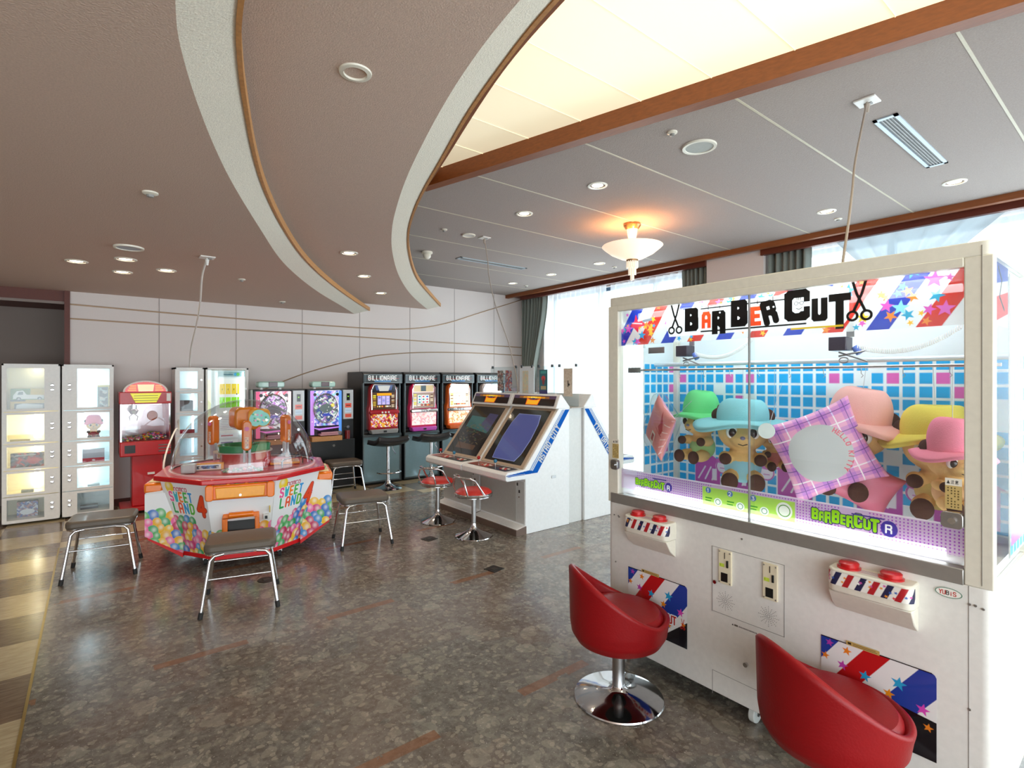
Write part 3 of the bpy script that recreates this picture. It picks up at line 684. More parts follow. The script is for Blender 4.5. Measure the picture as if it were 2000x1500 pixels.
cord('power_cord', [(3.5, 1.10, zC-.01), (3.25, 1.075, 2.75), (3.0, 1.007, 2.508), (2.75, .938, 2.289), (2.5, .876, 2.044), (2.46, .865, 2.006)], .006, M_cordb, 'beige power cord hanging from the ceiling onto the scissor prize machine')
cord('power_cord', [(3.48, 4.88, zC-.01), (3.52, 4.87, 2.895), (3.56, 4.90, 2.73), (3.64, 4.90, 2.44), (3.76, 4.93, 2.215), (3.90, 4.95, 1.937), (4.02, 4.95, 1.506), (4.02, 4.96, 1.30)], .006, M_cordb, 'thin beige power cord hanging down to the row of video cabinets')

# ---- pendant lamp
pl = thing('pendant_lamp', 'frosted glass bowl pendant lamp glowing orange with tiered glass rods', 'pendant lamp', (4.37, 3.49, zC))
MB().lathe([(0, -.0), (.085, 0), (.09, -.02), (.075, -.045), (.06, -.06), (0, -.06)], n=32).build('canopy', mat('champagne_metal', '#b58c62', .25, .8), pl)
M_frost = mat('frosted_glass_lit', '#fff3e6', .5, emit='#ffdcb8', es=.75)
MB().lathe([(.055, -.05), (.048, -.11), (.035, -.17), (.03, -.24)], n=24).build('stem', mat('stem_glass_lit', '#fff1dc', .4, emit='#ffd9a8', es=.9), pl)
MB().lathe([(.02, -.385), (.12, -.36), (.22, -.31), (.295, -.25), (.31, -.235), (.305, -.23), (.285, -.245), (.21, -.30), (.11, -.35), (.02, -.375)], n=48).build('bowl', M_frost, pl)
MB().lathe([(0, -.37), (.062, -.37), (.06, -.395), (0, -.4)], n=24).build('collar', mat('champagne_metal'), pl)
M_rod = mat('glass_rod', '#f3ead9', .15, emit='#fff0dd', es=.35)
for (R_, n_, z0, z1) in ((.055, 16, -.39, -.455), (.035, 10, -.40, -.525), (.014, 5, -.41, -.585)):
    b_ = MB()
    for k in range(n_): a = 2*PI*k/n_; b_.cyl((R_*math.cos(a), R_*math.sin(a), z0), (R_*math.cos(a), R_*math.sin(a), z1-(.006 if k % 2 else 0)), .0075, n=8)
    b_.build('glass_rod_tier', M_rod, pl)
for k in range(3):
    a = 2*PI*k/3; l = bpy.data.lights.new('pendant_bulb', 'POINT'); l.energy = 5; l.color = (1, .42, .12); l.shadow_soft_size = .03
    o = bpy.data.objects.new('pendant_bulb', l); C.objects.link(o); o.parent = pl; o.location = (.13*math.cos(a), .13*math.sin(a), -.2)

# unseen downlights added behind the camera to raise the room light
for x, y in ((5.5, .1), (5.5, -.9), (5.5, -1.9)):
    downlight(x, y, zC, 'lit round downlight in the window row behind the viewpoint, %s' % {.1: 'first', -.9: 'second', -1.9: 'third'}[y])

# ================================================================== SCISSOR PRIZE MACHINE (double)
BX, BY = 2.28, 1.175
bc = thing('prize_machine', 'large white double scissor prize machine with glass front and striped header', 'prize machine', (BX, BY, 0), -PI/2)
D, Wd = .66, .815
def lipoly(x0, x1, y0, y1, r): return rrect(x0, y0, x1, y1, r)
MB().prism(lipoly(-Wd, Wd, 0, D, .03), .082, .86).build('cabinet_body', M_white, bc, bevel=.003)
bx('lower_rail', M_alu, (-Wd+.02, -.004, .858, Wd-.075, .05, .912), bc, .003)
MB().prism(lipoly(-Wd, Wd, 0, D, .03), 1.955, 2.005).build('top_cap', M_whitew, bc, bevel=.004)
for x0, x1, y0, y1, nm in ((-Wd, -Wd+.07, 0, .05, 'corner_post'), (Wd-.075, Wd, 0, .05, 'corner_post'), (-Wd, -Wd+.04, D-.05, D, 'corner_post'), (Wd-.03, Wd, D-.05, D, 'corner_post')):
    bx(nm, M_whitew, (x0, y0, .86, x1, y1, 1.957), bc, .004)
bx('post_seam', mat('seam_grey', '#8e8b84', .6), (Wd-.03, -.0015, .87, Wd-.028, .001, 1.99), bc)
MB().box(-Wd+.07, -.002, 1.925, Wd-.075, .03, 1.957).build('upper_rail', M_whitew, bc, bevel=.003)
MB().box(-Wd+.07, .012, .91, .02, .016, 1.93).build('glass_door', M_glass, bc)
MB().box(-.01, .022, .91, Wd-.075, .026, 1.93).build('glass_door', M_glass, bc)
bx('door_edge', M_grey, (-.006, .008, .91, -.001, .02, 1.93), bc)
for s in (-1, 1): MB().box(s*Wd-.004 if s > 0 else -Wd, .05, .88, s*Wd if s > 0 else -Wd+.004, D-.05, 1.955).build('side_glass', glass('side_pane', '#fbfdfd', .03, .02, .12), bc)
bx('prize_deck', mat('deck_white', '#f4f4f2', .3), (-Wd+.02, .03, .862, Wd-.02, D-.02, .90), bc)
bx('inner_ceiling', mat('inner_ceiling_white', '#f2f4f4', .25), (-Wd+.02, .05, 1.93, Wd-.02, D-.02, 1.952), bc)
# cyan and pink tiled backing print
def tiles(w_, h_, seed, x_off=0):
    a = Art(w_, h_, 300, '#f2fafc'); rs = random.Random(seed); p = .062
    for i in range(int(w_/p)+1):
        for j in range(int(h_/p)+1):
            q = rs.random(); 
            if q < .12: continue
            c = '#e86cc0' if q > .95 else '#0fb0f0'
            x0, y0 = i*p+.008+x_off, j*p+.008
            if j*p > .74: continue  # top rows left blank: washout from the upper lamps put into the print
            a.rect(x0, y0, x0+p-.014, y0+p-.012, c)
    return a
ba = tiles(2*Wd-.06, 1.03, 3)
def house(a, x, y, s, flip=1):  # plain purple building and figure motifs along the bottom of the backing
    a.rect(x, y, x+.22*s, y+.17*s, '#c653b4'); a.poly([(x-.02*s, y+.17*s), (x+.11*s, y+.25*s), (x+.24*s, y+.17*s)], '#c653b4')
    for k in range(3): a.line([(x+.03*s+.06*k*s, y+.03*s), (x+.09*s+.05*k*s, y+.13*s)], .012*s, '#f6eef8')
    a.rect(x+.15*s, y+.03*s, x+.19*s, y+.12*s, '#f6eef8')
for x, s in ((.12, .75), (.33, .6), (.62, .8), (1.0, .85), (1.30, 1.0)): house(ba, x, .02, s)
for x in (.30, .56, .9, 1.24): ba.ell(x, .13, .045, .04, '#f4e9f6'); ba.ring(x, .13, .036, .043, '#c653b4'); ba.ell(x, .165, .04, .018, '#d06cc0'); ba.line([(x-.015, .12), (x+.015, .12)], .005, '#c653b4')
ba.panel('backing_print', (-Wd+.03, D-.024, .90), (2*Wd-.06, 0, 0), (0, 0, 1.03), 'print', bc)
for s in (-1, 1):
    sa = tiles(.30, 1.03, 5+s)
    if s > 0:
        sa.poly([(.02, .04), (.28, .04), (.28, .16), (.2, .30), (.02, .26)], '#c94fb6'); sa.poly([(.05, .09), (.2, .09), (.22, .2), (.06, .22)], '#f3ecf6'); sa.line([(.06, .1), (.2, .21)], .016, '#c94fb6')
    x = s*(Wd-.006)
    sa.panel('side_print', (x-s*.003, .31, .90), (0, .30, 0), (0, 0, 1.03), 'print', bc)
    sa.panel('side_print', (x+s*.001, .31, .90), (0, .30, 0), (0, 0, 1.03), 'print', bc)
    bx('side_board', M_white, (min(x-s*.002, x), .308, .90, max(x-s*.002, x), .612, 1.93), bc)
# header: striped transparent film with the lettering
HW, HH = 1.485, .215
h = Art(HW, HH, 520, '#eef2ee', .62)
cols = ['#1638b4', None, '#e02a12', None]
for k in range(-2, 24):
    c = cols[k % 4]; x = k*.0775-.05
    if c: h.poly([(x, 0), (x+.075, 0), (x+.075+.14, HH), (x+.14, HH)], c, .93)
    else: h.poly([(x, 0), (x+.078, 0), (x+.078+.14, HH), (x+.14, HH)], '#f4f6f2', .72)
rs = random.Random(11); sc_ = ['#e754c0', '#19a8cf', '#ffc21c', '#f58a1e', '#2aa9dd']
for k in range(90): h.star(rs.uniform(.0, HW), rs.uniform(.01, HH-.01), rs.uniform(.012, .026), rs.choice(sc_), rs.random(), .92)
for x, y, r, c in ((1.40, .165, .034, '#e754c0'), (1.30, .075, .03, '#8fe0f2'), (1.18, .05, .024, '#ffd21c'), (1.05, .065, .034, '#cfeef6'), (1.13, .16, .03, '#1590b8'), (1.24, .13, .02, '#ffd21c'), (1.43, .06, .03, '#e86cc8'), (.05, .09, .03, '#e754c0'), (.14, .05, .026, '#2aa9dd')): h.star(x, y, r, c, .1, .95)
h.X = h.X-.113   # lettering sits a little right of centre
h.poly([(.20, .03), (.27, .03), (1.0, .03), (1.02, .055), (1.02, .17), (.92, .195), (.80, .19), (.75, .175), (.55, .175), (.5, .165), (.27, .16), (.20, .19), (.18, .1)], '#fbfdfb', .97)
def scissors(a, x, y, s, col='#0c0c0c'):
    a.line([(x-.022*s, y+.10*s), (x-.008*s, y+.05*s), (x+.018*s, y-.012*s)], .010*s, col); a.line([(x+.022*s, y+.10*s), (x+.008*s, y+.05*s), (x-.018*s, y-.012*s)], .010*s, col)
    a.ring(x-.022*s, y-.028*s, .011*s, .020*s, col); a.ring(x+.022*s, y-.028*s, .011*s, .020*s, col)
h.line([(.38, .155), (.84, .155)], .007, '#0c0c0c'); h.line([(.38, .045), (.86, .045)], .007, '#0c0c0c')
scissors(h, .235, .09, 1.0)
def blk(ch, x, y, hh, col, rot=0, wx=.9, th=.36): h.text(ch, x, y, hh, col, th=th, wx=wx, rot=rot, sq=(rot == 0))
blk('B', .305, .065, .085, '#0c0c0c'); blk('A', .392, .068, .062, '#ee4a22', wx=.8, th=.3); blk('R', .452, .042, .082, '#0c0c0c', wx=.8)
blk('B', .548, .07, .09, '#0c0c0c'); blk('E', .635, .062, .066, '#ee4a22', wx=.75, th=.3)
blk('R', .700, .060, .083, '#0c0c0c', rot=.24, wx=.8, th=.33); blk('C', .79, .075, .098, '#0c0c0c', wx=1.2, th=.34); blk('U', .895, .062, .07, '#0c0c0c', wx=.85, th=.36); blk('T', .962, .028, .11, '#0c0c0c', wx=.75, th=.28)
for x, y in ((.418, .148), (.478, .143), (.657, .148), (.725, .155)): h.line([(x, y), (x, y+.018)], .0035, '#0c0c0c'); 
for x in (.478, .728): h.ell(x, .128, .004, .004, '#ffffff')
# round spectacles and smile inside the C
h.rect(.812, .098, .852, .155, '#f4f7f4'); h.ring(.822, .132, .006, .0085, '#0c0c0c'); h.ring(.844, .132, .006, .0085, '#0c0c0c'); h.line([(.829, .133), (.837, .133)], .003, '#0c0c0c'); h.line([(.822, .112), (.833, .106), (.846, .113)], .003, '#0c0c0c')
for x in (.825, .832, .839): h.line([(x, .156), (x, .146)], .003, '#0c0c0c')
scissors(h, 1.055, .09, 1.08)
h.rect(.80, .022, 1.0, .030, '#d8b020')
h.X = h.X+.113
h.poly([(.06, .105), (.09, .13), (.10, .165), (.115, .125), (.15, .13), (.16, .10), (.12, .095), (.115, .065), (.09, .09)], '#f0324e', .95); h.line([(.075, .12), (.14, .112)], .006, '#ffd8dc')
h.line([(.15, .125), (.20, .13)], .014, '#8a8f98')
h.panel('header_print', (-Wd+.07, .030, 1.735), (HW, 0, 0), (0, 0, HH), 'print_film', bc)
for s in (-1, 1):
    sh = Art(.27, HH, 300, '#eef2ee', .62); sh.poly([(0, .13), (.27, .17), (.27, .215), (0, .215)], '#2744a8', .95); sh.poly([(0, .0), (.27, .05), (.27, .13), (0, .085)], '#d8241c', .95)
    sh.line([(.10, .20), (.16, .16), (.12, .10), (.2, .06)], .012, '#111111'); sh.star(.05, .17, .02, '#e754c0', 0, .95)
    sh.panel('side_header_print', (s*(Wd-.012), .05, 1.735), (0, .27, 0), (0, 0, HH), 'print_film', bc)
# purple lettered film along the bottom of the glass
p = Art(HW, .135, 620, '#e6c4ea', .72)
m_ = ((np.mod(p.X, .012) < .005) & (np.mod(p.Y, .012) < .006)); p.put(m_ & (p.X % .55 > .1), '#a64cc0', .9)
p.rect(0, .0, HW, .028, '#f6f0fa', .5); p.rect(.0, .129, HW, .135, '#fbeefc', .95)
for x0, s in ((.10, .78), (1.0, 1.0)):
    x = x0
    for ch, dy, q in zip('BARBERCUT', (0, -.3, -.6, .1, -.1, -.6, 0, -.2, -.6), (1, .85, 1, 1.1, .85, 1, 1.15, .9, 1.1)):
        p.text(ch, x, .065*1+dy*.010*s, .036*s*q, '#9be21e', th=.30, wx=.8, out='#3a2a66', ow=.10); x += .031*s*q*.86
    p.ell(x+.026*s, .077, .027*s, .030*s, '#4a3a9e'); p.text('R', x+.016*s, .062, .028*s, '#ffffff', th=.2)
    p.rect(x0+.14*s, .106, x0+.25*s, .112, '#4a3a8e')
x0 = .50
p.rect(x0, .028, x0+.43, .115, '#b9ec5a', .92)
for k, n_ in enumerate('123'):
    p.ell(x0+.03+k*.11, .10, .014, .014, '#5a7fb8'); p.text(n_, x0+.024+k*.11, .091, .016, '#ffffff', th=.2); p.ell(x0+.08+k*.11, .052, .020, .018, '#f6fbf2'); p.ring(x0+.08+k*.11, .052, .010, .013, '#3a8a4a'); p.rect(x0+.015+k*.11, .060, x0+.05+k*.11, .066, '#3d9a2c'); p.rect(x0+.015+k*.11, .048, x0+.045+k*.11, .053, '#3d9a2c')
p.ell(x0+.385, .07, .034, .036, '#f4fbe8'); p.ring(x0+.385, .07, .022, .026, '#5a9a3a')
p.panel('lettered_film', (-Wd+.07, .032, .915), (HW, 0, 0), (0, 0, .135), 'print_film', bc)
# lamps
for (z, y, r) in ((.935, .075, .016), (1.90, .10, .016), (1.90, .32, .016)):
    MB().cyl((-Wd+.14, y, z), (Wd-.14, y, z), r, n=14).build('fluorescent_tube', M_tube if z < 1 else mat('upper_fluorescent_tube', '#ffffff', .4, emit='#f4fbff', es=9.0), bc)
bx('lamp_ledge', M_white, (-Wd+.08, .05, .90, Wd-.09, .11, .915), bc)
# rails and scissor carriages
MB().cyl((-Wd+.01, .19, 1.60), (Wd-.01, .19, 1.60), .006).build('prize_rail', M_chrome, bc)
for k in range(9): x = -.62+k*.155; MB().tube([(x, .40, 1.60), (x, .40, 1.575), (x+.008, .40, 1.565), (x, .40, 1.556)], .0018, 6).build('hook', M_steel, bc)
MB().cyl((-Wd+.01, .42, 1.635), (Wd-.01, .42, 1.635), .012).build('prize_rail', mat('pale_rail', '#e4eef2', .3, .3), bc)
bx('rail_bracket', M_steel, (-Wd+.012, .16, 1.585, -Wd+.1, .165, 1.615), bc)
bx('rail_bracket', M_steel, (-Wd+.05, .30, 1.70, -Wd+.16, .305, 1.735), bc)
for x, ln in ((-.53, .33), (.255, .36)):
    bx('carriage', mat('carriage_box', '#3c3440', .25, .3), (x-.035, .28, 1.675, x+.035, .36, 1.735), bc, .003)
    bx('carriage_hanger', M_steel, (x+.02, .33, 1.735, x+.05, .335, 1.9), bc)
    MB().cyl((x+.055, .32, 1.69), (x+.075, .32, 1.66), .014).build('scissor_motor', mat('blue_motor', '#5b78c8', .3), bc)
    sc2 = MB(); sc2.tube([(x, .30, 1.668), (x+.04, .30, 1.652), (x+.11, .30, 1.625)], .004, 6); sc2.tube([(x, .30, 1.650), (x+.05, .30, 1.66), (x+.10, .30, 1.67)], .004, 6)
    sc2.tube([(x+.02+.018*math.cos(a), .30, 1.632+.012*math.sin(a)) for a in [2*PI*i/14 for i in range(14)]], .0028, 6, closed=True); sc2.build('scissors', M_steel, bc)
    pts = []
    for i in range(420):
        t = i/419; cx = x+.06+ln*t; cz = 1.69-.05*math.sin(t*PI*.75)*(1)+.10*t*t; a = i*.80
        pts.append((cx, .32+.010*math.cos(a), cz+.010*math.sin(a)))
    MB().tube(pts, .0016, 5).build('coiled_cable', mat('coil_cable', '#f0efe9', .5), bc)
# control consoles with buttons
def console(cx):
    c = MB(); pts = rrect(cx-.135, -.085, cx+.135, .02, .03)
    c.prism(pts, .745, .832); o = c.build('button_console', M_whitew, bc, bevel=.006)
    MB().add([(cx-.132, -.08, .745), (cx+.132, -.08, .745), (cx+.132, 0, .745), (cx-.132, 0, .745), (cx-.132, -.045, .69), (cx+.132, -.045, .69), (cx+.132, 0, .655), (cx-.132, 0, .655)],
             [(0, 1, 2, 3), (4, 5, 1, 0), (7, 6, 5, 4), (0, 3, 7, 4), (1, 5, 6, 2), (3, 2, 6, 7)]).build('console_underside', M_whitew, o, bevel=.004)
    a = Art(.272, .05, 700, '#f4f2ec')
    for k in range(-1, 9):
        x = k*.034; a.poly([(x, 0), (x+.017, 0), (x+.035, .05), (x+.018, .05)], ['#b8222a', '#23264e'][k % 2])
    for k in range(22): a.star(rs.uniform(0, .27), rs.uniform(.006, .044), .006, rs.choice(['#e23a4a', '#3a68c0', '#f29a2a', '#d85ab0', '#ffffff']), rs.random())
    # wrap the band round the console front
    W2 = .272
    ob = a.panel('striped_band', (0, 0, 0), (W2, 0, 0), (0, 0, .05), 'print', o)
    me = ob.data; co = np.empty(len(me.vertices)*3, np.float32); me.vertices.foreach_get('co', co); co = co.reshape(-1, 3)
    u = co[:, 0]/W2*(.27+.06)-.03; x = np.clip(u, .012, .27-.012); d = np.where(u < .012, .012-u, np.where(u > .258, u-.258, 0))
    co2 = co.copy(); r = .031
    xs = []; 
    for i, uu in enumerate(u):
        if uu < .03: t = min(1, (.03-uu)/.047); an = PI/2*t; px = cx-.135+.03-r*math.sin(an); py = -.055-r*math.cos(an)
        elif uu > .24: t = min(1, (uu-.24)/.047); an = PI/2*t; px = cx+.135-.03+r*math.sin(an); py = -.055-r*math.cos(an)
        else: px = cx-.135+uu; py = -.0865
        co2[i] = (px, py, .772+co[i, 2])
    me.vertices.foreach_set('co', co2.reshape(-1)); me.update()
    pa = Art(.2, .05, 500, '#e8e4e0'); 
    for k in range(5): pa.rect(.06, .01+k*.008, .14, .0125+k*.008, ['#c03040', '#404a90'][k % 2])
    pa.panel('instruction_plate', (cx-.1, -.068, .8325), (.2, 0, 0), (0, .05, 0), 'print', o)
    for dx in (-.075, .06):
        b_ = MB().lathe([(.040, 0), (.040, .006), (.034, .008), (.034, .02), (.028, .025), (0, .026)], c=(cx+dx, -.035, .832), n=28); b_.build('push_button', M_red, o)
console(-.505); console(.485)
# coin door
Z0, Z1 = .46, .765
cd = MB().box(-.173, -.002, Z0, .155, .004, Z1).build('coin_door', M_white, bc, bevel=.001)
sm = MB()
for b_ in ((-.175, Z0, .157, Z0+.002), (-.175, Z1-.002, .157, Z1), (-.175, Z0, -.173, Z1), (.155, Z0, .157, Z1)): sm.box(b_[0], -.0028, b_[1], b_[2], -.0018, b_[3])
sm.build('door_gap', mat('gap_grey', '#8d8a88', .7), cd)
for cx, z0 in ((-.106, .605), (.10, .60)):
    u_ = bx('coin_unit', mat('cream_plastic', '#e6dcc0', .4), (cx-.031, -.012, z0, cx+.031, -.001, z0+.155), cd, .002)
    bx('coin_slot', M_black, (cx-.0015, -.0135, z0+.118, cx+.0015, -.0118, z0+.146), u_)
    bx('return_flap', M_black, (cx-.018, -.0135, z0+.012, cx+.014, -.0118, z0+.052), u_)
    MB().box(cx+.010, -.018, z0+.08, cx+.018, -.011, z0+.112).build('reject_lever', M_black, u_, bevel=.001)
    a = Art(.024, .016, 1500, '#c9e04a'); a.text('100', .003, .004, .008, '#3a4a10', th=.2, wx=.8); a.panel('price_sticker', (cx-.026, -.0122, z0+.078), (.024, 0, 0), (0, 0, .016), 'print', u_)
    for dx in (-.025, .025):
        for dz in (.008, .147): MB().cyl((cx+dx, -.0138, z0+dz), (cx+dx, -.011, z0+dz), .003, n=10).build('screw', M_steel, u_)
for cx, cz in ((-.108, .525), (.090, .525)):
    d_ = MB()
    for k in range(16):
        a = 2*PI*k/16
        for r in (.014, .021, .028, .036, .043)[:5 if k % 2 == 0 else 4]:
            d_.cyl((cx+r*math.cos(a), -.0035, cz+r*math.sin(a)), (cx+r*math.cos(a), -.0015, cz+r*math.sin(a)), .0014, n=6)
    d_.tube([(cx+.007*math.cos(a), -.003, cz+.007*math.sin(a)) for a in [2*PI*i/12 for i in range(12)]], .0008, 4, closed=True)
    d_.build('speaker_holes', mat('hole_grey', '#6f6c6a', .8), cd)
MB().cyl((-.158, -.010, .60), (-.158, 0, .60), .0085).build('door_lock', M_chrome, cd)
MB().cyl((-.01, -.012, .275), (-.01, 0, .275), .010).build('door_lock', M_chrome, bc)
g_ = MB(); g_.box(-.175, -.0012, .07, -.173, .001, .18); g_.box(-.175, -.0012, .18, .33, .001, .1815); g_.build('lower_door_gap', mat('gap_grey'), bc)
a = Art(.12, .012, 900, '#ebe9e6'); a.poly([(.002, .002), (.012, .002), (.007, .010)], '#222222'); a.rect(.014, .002, .032, .010, '#5a564c')
for k in range(14): a.rect(.036+k*.006, .003, .040+k*.006, .009, '#4a4848')
a.panel('caution_strip', (-.08, -.0015, .425), (.12, 0, 0), (0, 0, .012), 'print', bc)
for x, z in ((-.03, .83), (-.77, .79), (-.74, .79), (-.735, .785), (.755, .80), (.77, .80), (.79, .795), (-.76, .53), (.755, .45), (.755, .2)):
    MB().cyl((x, -.004, z), (x, .002, z), .004, n=10).build('screw', M_steel, bc)
g_ = MB(); g_.box(.752, -.0012, .07, .7535, .001, .86); g_.build('panel_seam', mat('gap_grey'), bc)
# prize windows
def prize_window(x0, x1, z0, z1, k):
    w_, h_ = x1-x0, z1-z0
    a = Art(w_, h_, 620, '#17131a')
    a.poly([(0, h_), (0, .03), (w_*.1, 0), (w_*.55, 0), (w_, h_*.42), (w_, h_)] if k == 0 else [(0, h_), (0, 0), (w_*.1, 0), (w_*.5, h_*.52), (w_, h_*.45), (w_, h_)], '#f2f4f4')
    lim = None
    base = a.A[..., 0] > .5
    def stripe(x, c, wd=.075):
        m = (a.X-a.Y*.72 > x) & (a.X-a.Y*.72 < x+wd) & base; a.put(m, c)
    stripe(-.40, '#2544a4', .245); stripe(-.07, '#c41f22', .085); stripe(.10, '#2544a4', .11)
    for (sx, sy, r, c) in ((.03, .285, .016, '#b040b0'), (.015, .23, .016, '#f08a28'), (.09, .275, .018, '#f08a28'), (.075, .215, .02, '#c748b8'), (.15, .205, .022, '#29a7dc'), (.255, .225, .026, '#29a7dc'), (.225, .175, .020, '#f59a22'), (.325, .165, .022, '#dd4cc0'), (.34, .11, .016, '#f08a28'), (.26, .08, .016, '#f08a28')):
        if k == 0 or sy > .1: a.star(sx*w_/.363, sy*h_/.305, r, c, .15)
    if k == 0:
        a.text('BARBERCUT', .085, .095, .038, '#c4241f', th=.2, wx=.75, out='#ffffff', ow=.14, rot=.0); scissors(a, .338, .105, .34, '#c4241f')
    a.rect(0, h_-.004, w_, h_, '#15131a')
    def mask(mx, my):
        r = .05; cx, cy = 1-r, 1-r*1.2
        return ~((mx > cx) & (my > cy) & (((mx-cx)/r)**2+((my-cy)/(r*1.2))**2 > 1))
    a.panel('prize_window', (x0, -.003, z0), (w_, 0, 0), (0, 0, h_), 'print_dark_gloss', bc, mask=mask)
    b_ = Art(.09, .016, 700, '#c9ad66'); b_.rect(.004, .004, .014, .012, '#2a2418'); b_.rect(.018, .004, .084, .006, '#4a3c20'); b_.rect(.018, .009, .080, .011, '#4a3c20')
    b_.panel('notice_strip', (x0+.09, -.0045, z1-.004), (.11, 0, 0), (0, 0, .016), 'print', bc)
prize_window(-.67, -.307, .222, .53, 0); prize_window(.300, .668, .222, .528, 1)
# maker's oval, lock plate, caution label
a = Art(.076, .036, 900, '#f6f4ee', 1); a.ell(.038, .018, .037, .017, '#4a7f6a'); a.ell(.038, .018, .034, .0145, '#f4f3ee')
a.text('YUBiS', .013, .011, .013, ['#c23a30', '#c23a30', '#4a4a48', '#c23a30', '#c23a30'], th=.22, wx=.85)
a.panel('maker_badge', (.662, -.0025, .803), (.076, 0, 0), (0, 0, .036), 'print', bc, mask=lambda x, y: (x-.5)**2+(y-.5)**2 < .25)
def lockplate(x, s=1):
    MB().prism(rrect(x-.032*s, 1.045, x+.028*s, 1.10, .014), -.016, .008, 'y').build('lock_plate', M_steel, bc, bevel=.002)
    MB().cyl((x, -.026, 1.072), (x, -.015, 1.072), .011).build('lock_barrel', M_chrome, bc)
    a = Art(.045, .105, 800, '#cdb273'); a.rect(0, .08, .045, .105, '#efe9dc'); a.poly([(.004, .086), (.013, .086), (.0085, .099)], '#222222'); a.text('注意', .016, .086, .012, '#222222', th=.12, adv=.95)
    for k in range(4): 
        for j in range(8): a.rect(.006+k*.009, .006+j*.009, .010+k*.009, .011+j*.009, '#5a4a22') if (k+j) % 5 else None
    a.panel('caution_label', (x-.022, -.0025, 1.108), (.045, 0, 0), (0, 0, .105), 'print', bc)
lockplate(.713); lockplate(-.76, .8)
# castors
for x in (-.70, .0, .70):
    for y in (.06, .58):
        c_ = MB().cyl((x-.014, y, .040), (x+.014, y, .040), .040, n=28).build('castor', mat('nylon_wheel', '#d8dcd8', .4), bc, bevel=.004)
        MB().box(x-.02, y-.02, .07, x+.02, y+.02, .082).cyl((x-.018, y, .040), (x+.018, y, .040), .010).build('castor_fork', M_steel, c_)

# ---- prizes hanging in the machine (plain stuffed bears in hats)
def smooth_remesh(o, vox):
    r = o.modifiers.new('skin', 'REMESH'); r.mode = 'VOXEL'; r.voxel_size = vox; r.use_smooth_shade = True
    s = o.modifiers.new('soft', 'SMOOTH'); s.factor = .5; s.iterations = 6
M_fur = mat('tan_plush', '#ecc07c', .95, noise=(60, .05), bump=(300, .3)); M_furb = mat('brown_plush', '#4a2a20', .95, bump=(300, .3))
M_eye = mat('dark_eye', '#2c1610', .15); M_eyew = mat('eye_white', '#f4efe8', .4)
def plush(X, Y, z, s, face, hat, suit, lab, tall=0, tilt=0.0, brim=1.0, top=1.45):
    """X,Y,z = head centre; face = heading of the face in the plan"""
    t = thing('stuffed_bear', lab, 'stuffed toy', (X, Y, z), face, 'stuffed bears hanging in the prize machine')
    t.rotation_euler = (0, tilt, face)
    b_ = MB()   # local: face towards -y
    b_.ell((0, 0, 0), (.092*s, .082*s, .078*s)); b_.ell((0, -.055*s, -.022*s), (.05*s, .045*s, .036*s))
    b_.ell((0, .01, -.125*s), (.062*s, .055*s, .075*s))
    for q in (-1, 1):
        b_.ell((q*.062*s, -.03*s, -.10*s), (.024*s, .045*s, .024*s)); b_.ell((q*.045*s, -.055*s, -.175*s), (.03*s, .062*s, .03*s))
    o = b_.build('body', M_fur, t); smooth_remesh(o, .006*s)
    for q in (-1, 1):
        MB().ell((q*.045*s, -.112*s, -.178*s), (.03*s, .022*s, .033*s)).build('foot_pad', M_furb, t)
        MB().ell((q*.06*s, -.075*s, -.10*s), (.022*s, .02*s, .022*s)).build('paw', M_furb, t)
        e = MB().ell((q*.036*s, -.072*s, .0), (.022*s, .012*s, .024*s)).build('eye_patch', M_eyew, t)
        MB().ell((q*.035*s, -.080*s, -.001), (.014*s, .009*s, .017*s)).build('pupil', M_eye, e)
        MB().ell((q*.082*s, .02*s, .058*s), (.032*s, .018*s, .03*s)).build('ear', M_furb, t)
    MB().ell((0, -.1*s, -.018*s), (.009*s, .007*s, .007*s)).build('nose', mat('nose_blue_grey', '#7f7a9c', .4), t)
    MB().tube([(-.016*s, -.098*s, -.04*s), (0, -.101*s, -.045*s), (.016*s, -.098*s, -.04*s)], .0018*s, 6).build('mouth', M_eye, t)
    su = MB().ell((0, .01*s, -.135*s), (.068*s, .06*s, .066*s)).build('suit', suit, t)
    hb = MB()
    hb.grid(lambda u, v: ((.085+.085*v*brim)*s*math.cos(u*2*PI), (.078+.07*v*brim)*s*math.sin(u*2*PI), (.045-.022*v*v+.014*math.sin(u*6*PI)*v)*s), 48, 6)
    k = hb.build('hat', hat, t, ang=180); sd = k.modifiers.new('felt', 'SOLIDIFY'); sd.thickness = .014*s
    cr = MB().grid(lambda u, v: (.092*s*max(0, math.cos(v*PI/2))**.6*math.cos(u*2*PI)*(1+.07*math.sin(u*4*PI+v*3)), .084*s*max(0, math.cos(v*PI/2))**.6*math.sin(u*2*PI), (.035+(.082+.042*tall)*math.sin(v*PI/2)**.9-.022*max(0, (v-.62)/.38)**2*(1+.6*math.cos(u*2*PI)))*s), 48, 20).build('hat_crown', hat, k, ang=180)
    MB().tube([(0, 0, .12*s), (0.002, 0, (1.6-z)+.01)], .0012, 5).build('hanging_string', mat('clear_string', '#c8ccd0', .3), t)
    return t
hat = lambda n, c: mat(n, c, .9, noise=(30, .03), bump=(250, .2))
fc = math.radians(-58)  # facing the viewer: the machine front looks to -X
plush(2.72, 1.68, 1.31, 1.1, math.radians(-98), hat('green_felt', '#6fe28c'), hat('green_suit', '#a9d58c'), 'tan stuffed bear in a bright green hat, leftmost bear in the prize machine', tall=1.2)
plush(2.58, 1.36, 1.285, 1.32, math.radians(-62), hat('aqua_felt', '#8fd6dc'), hat('aqua_suit', '#97cfe0'), 'tan stuffed bear in a wide pale blue hat', tall=.35, brim=1.15)
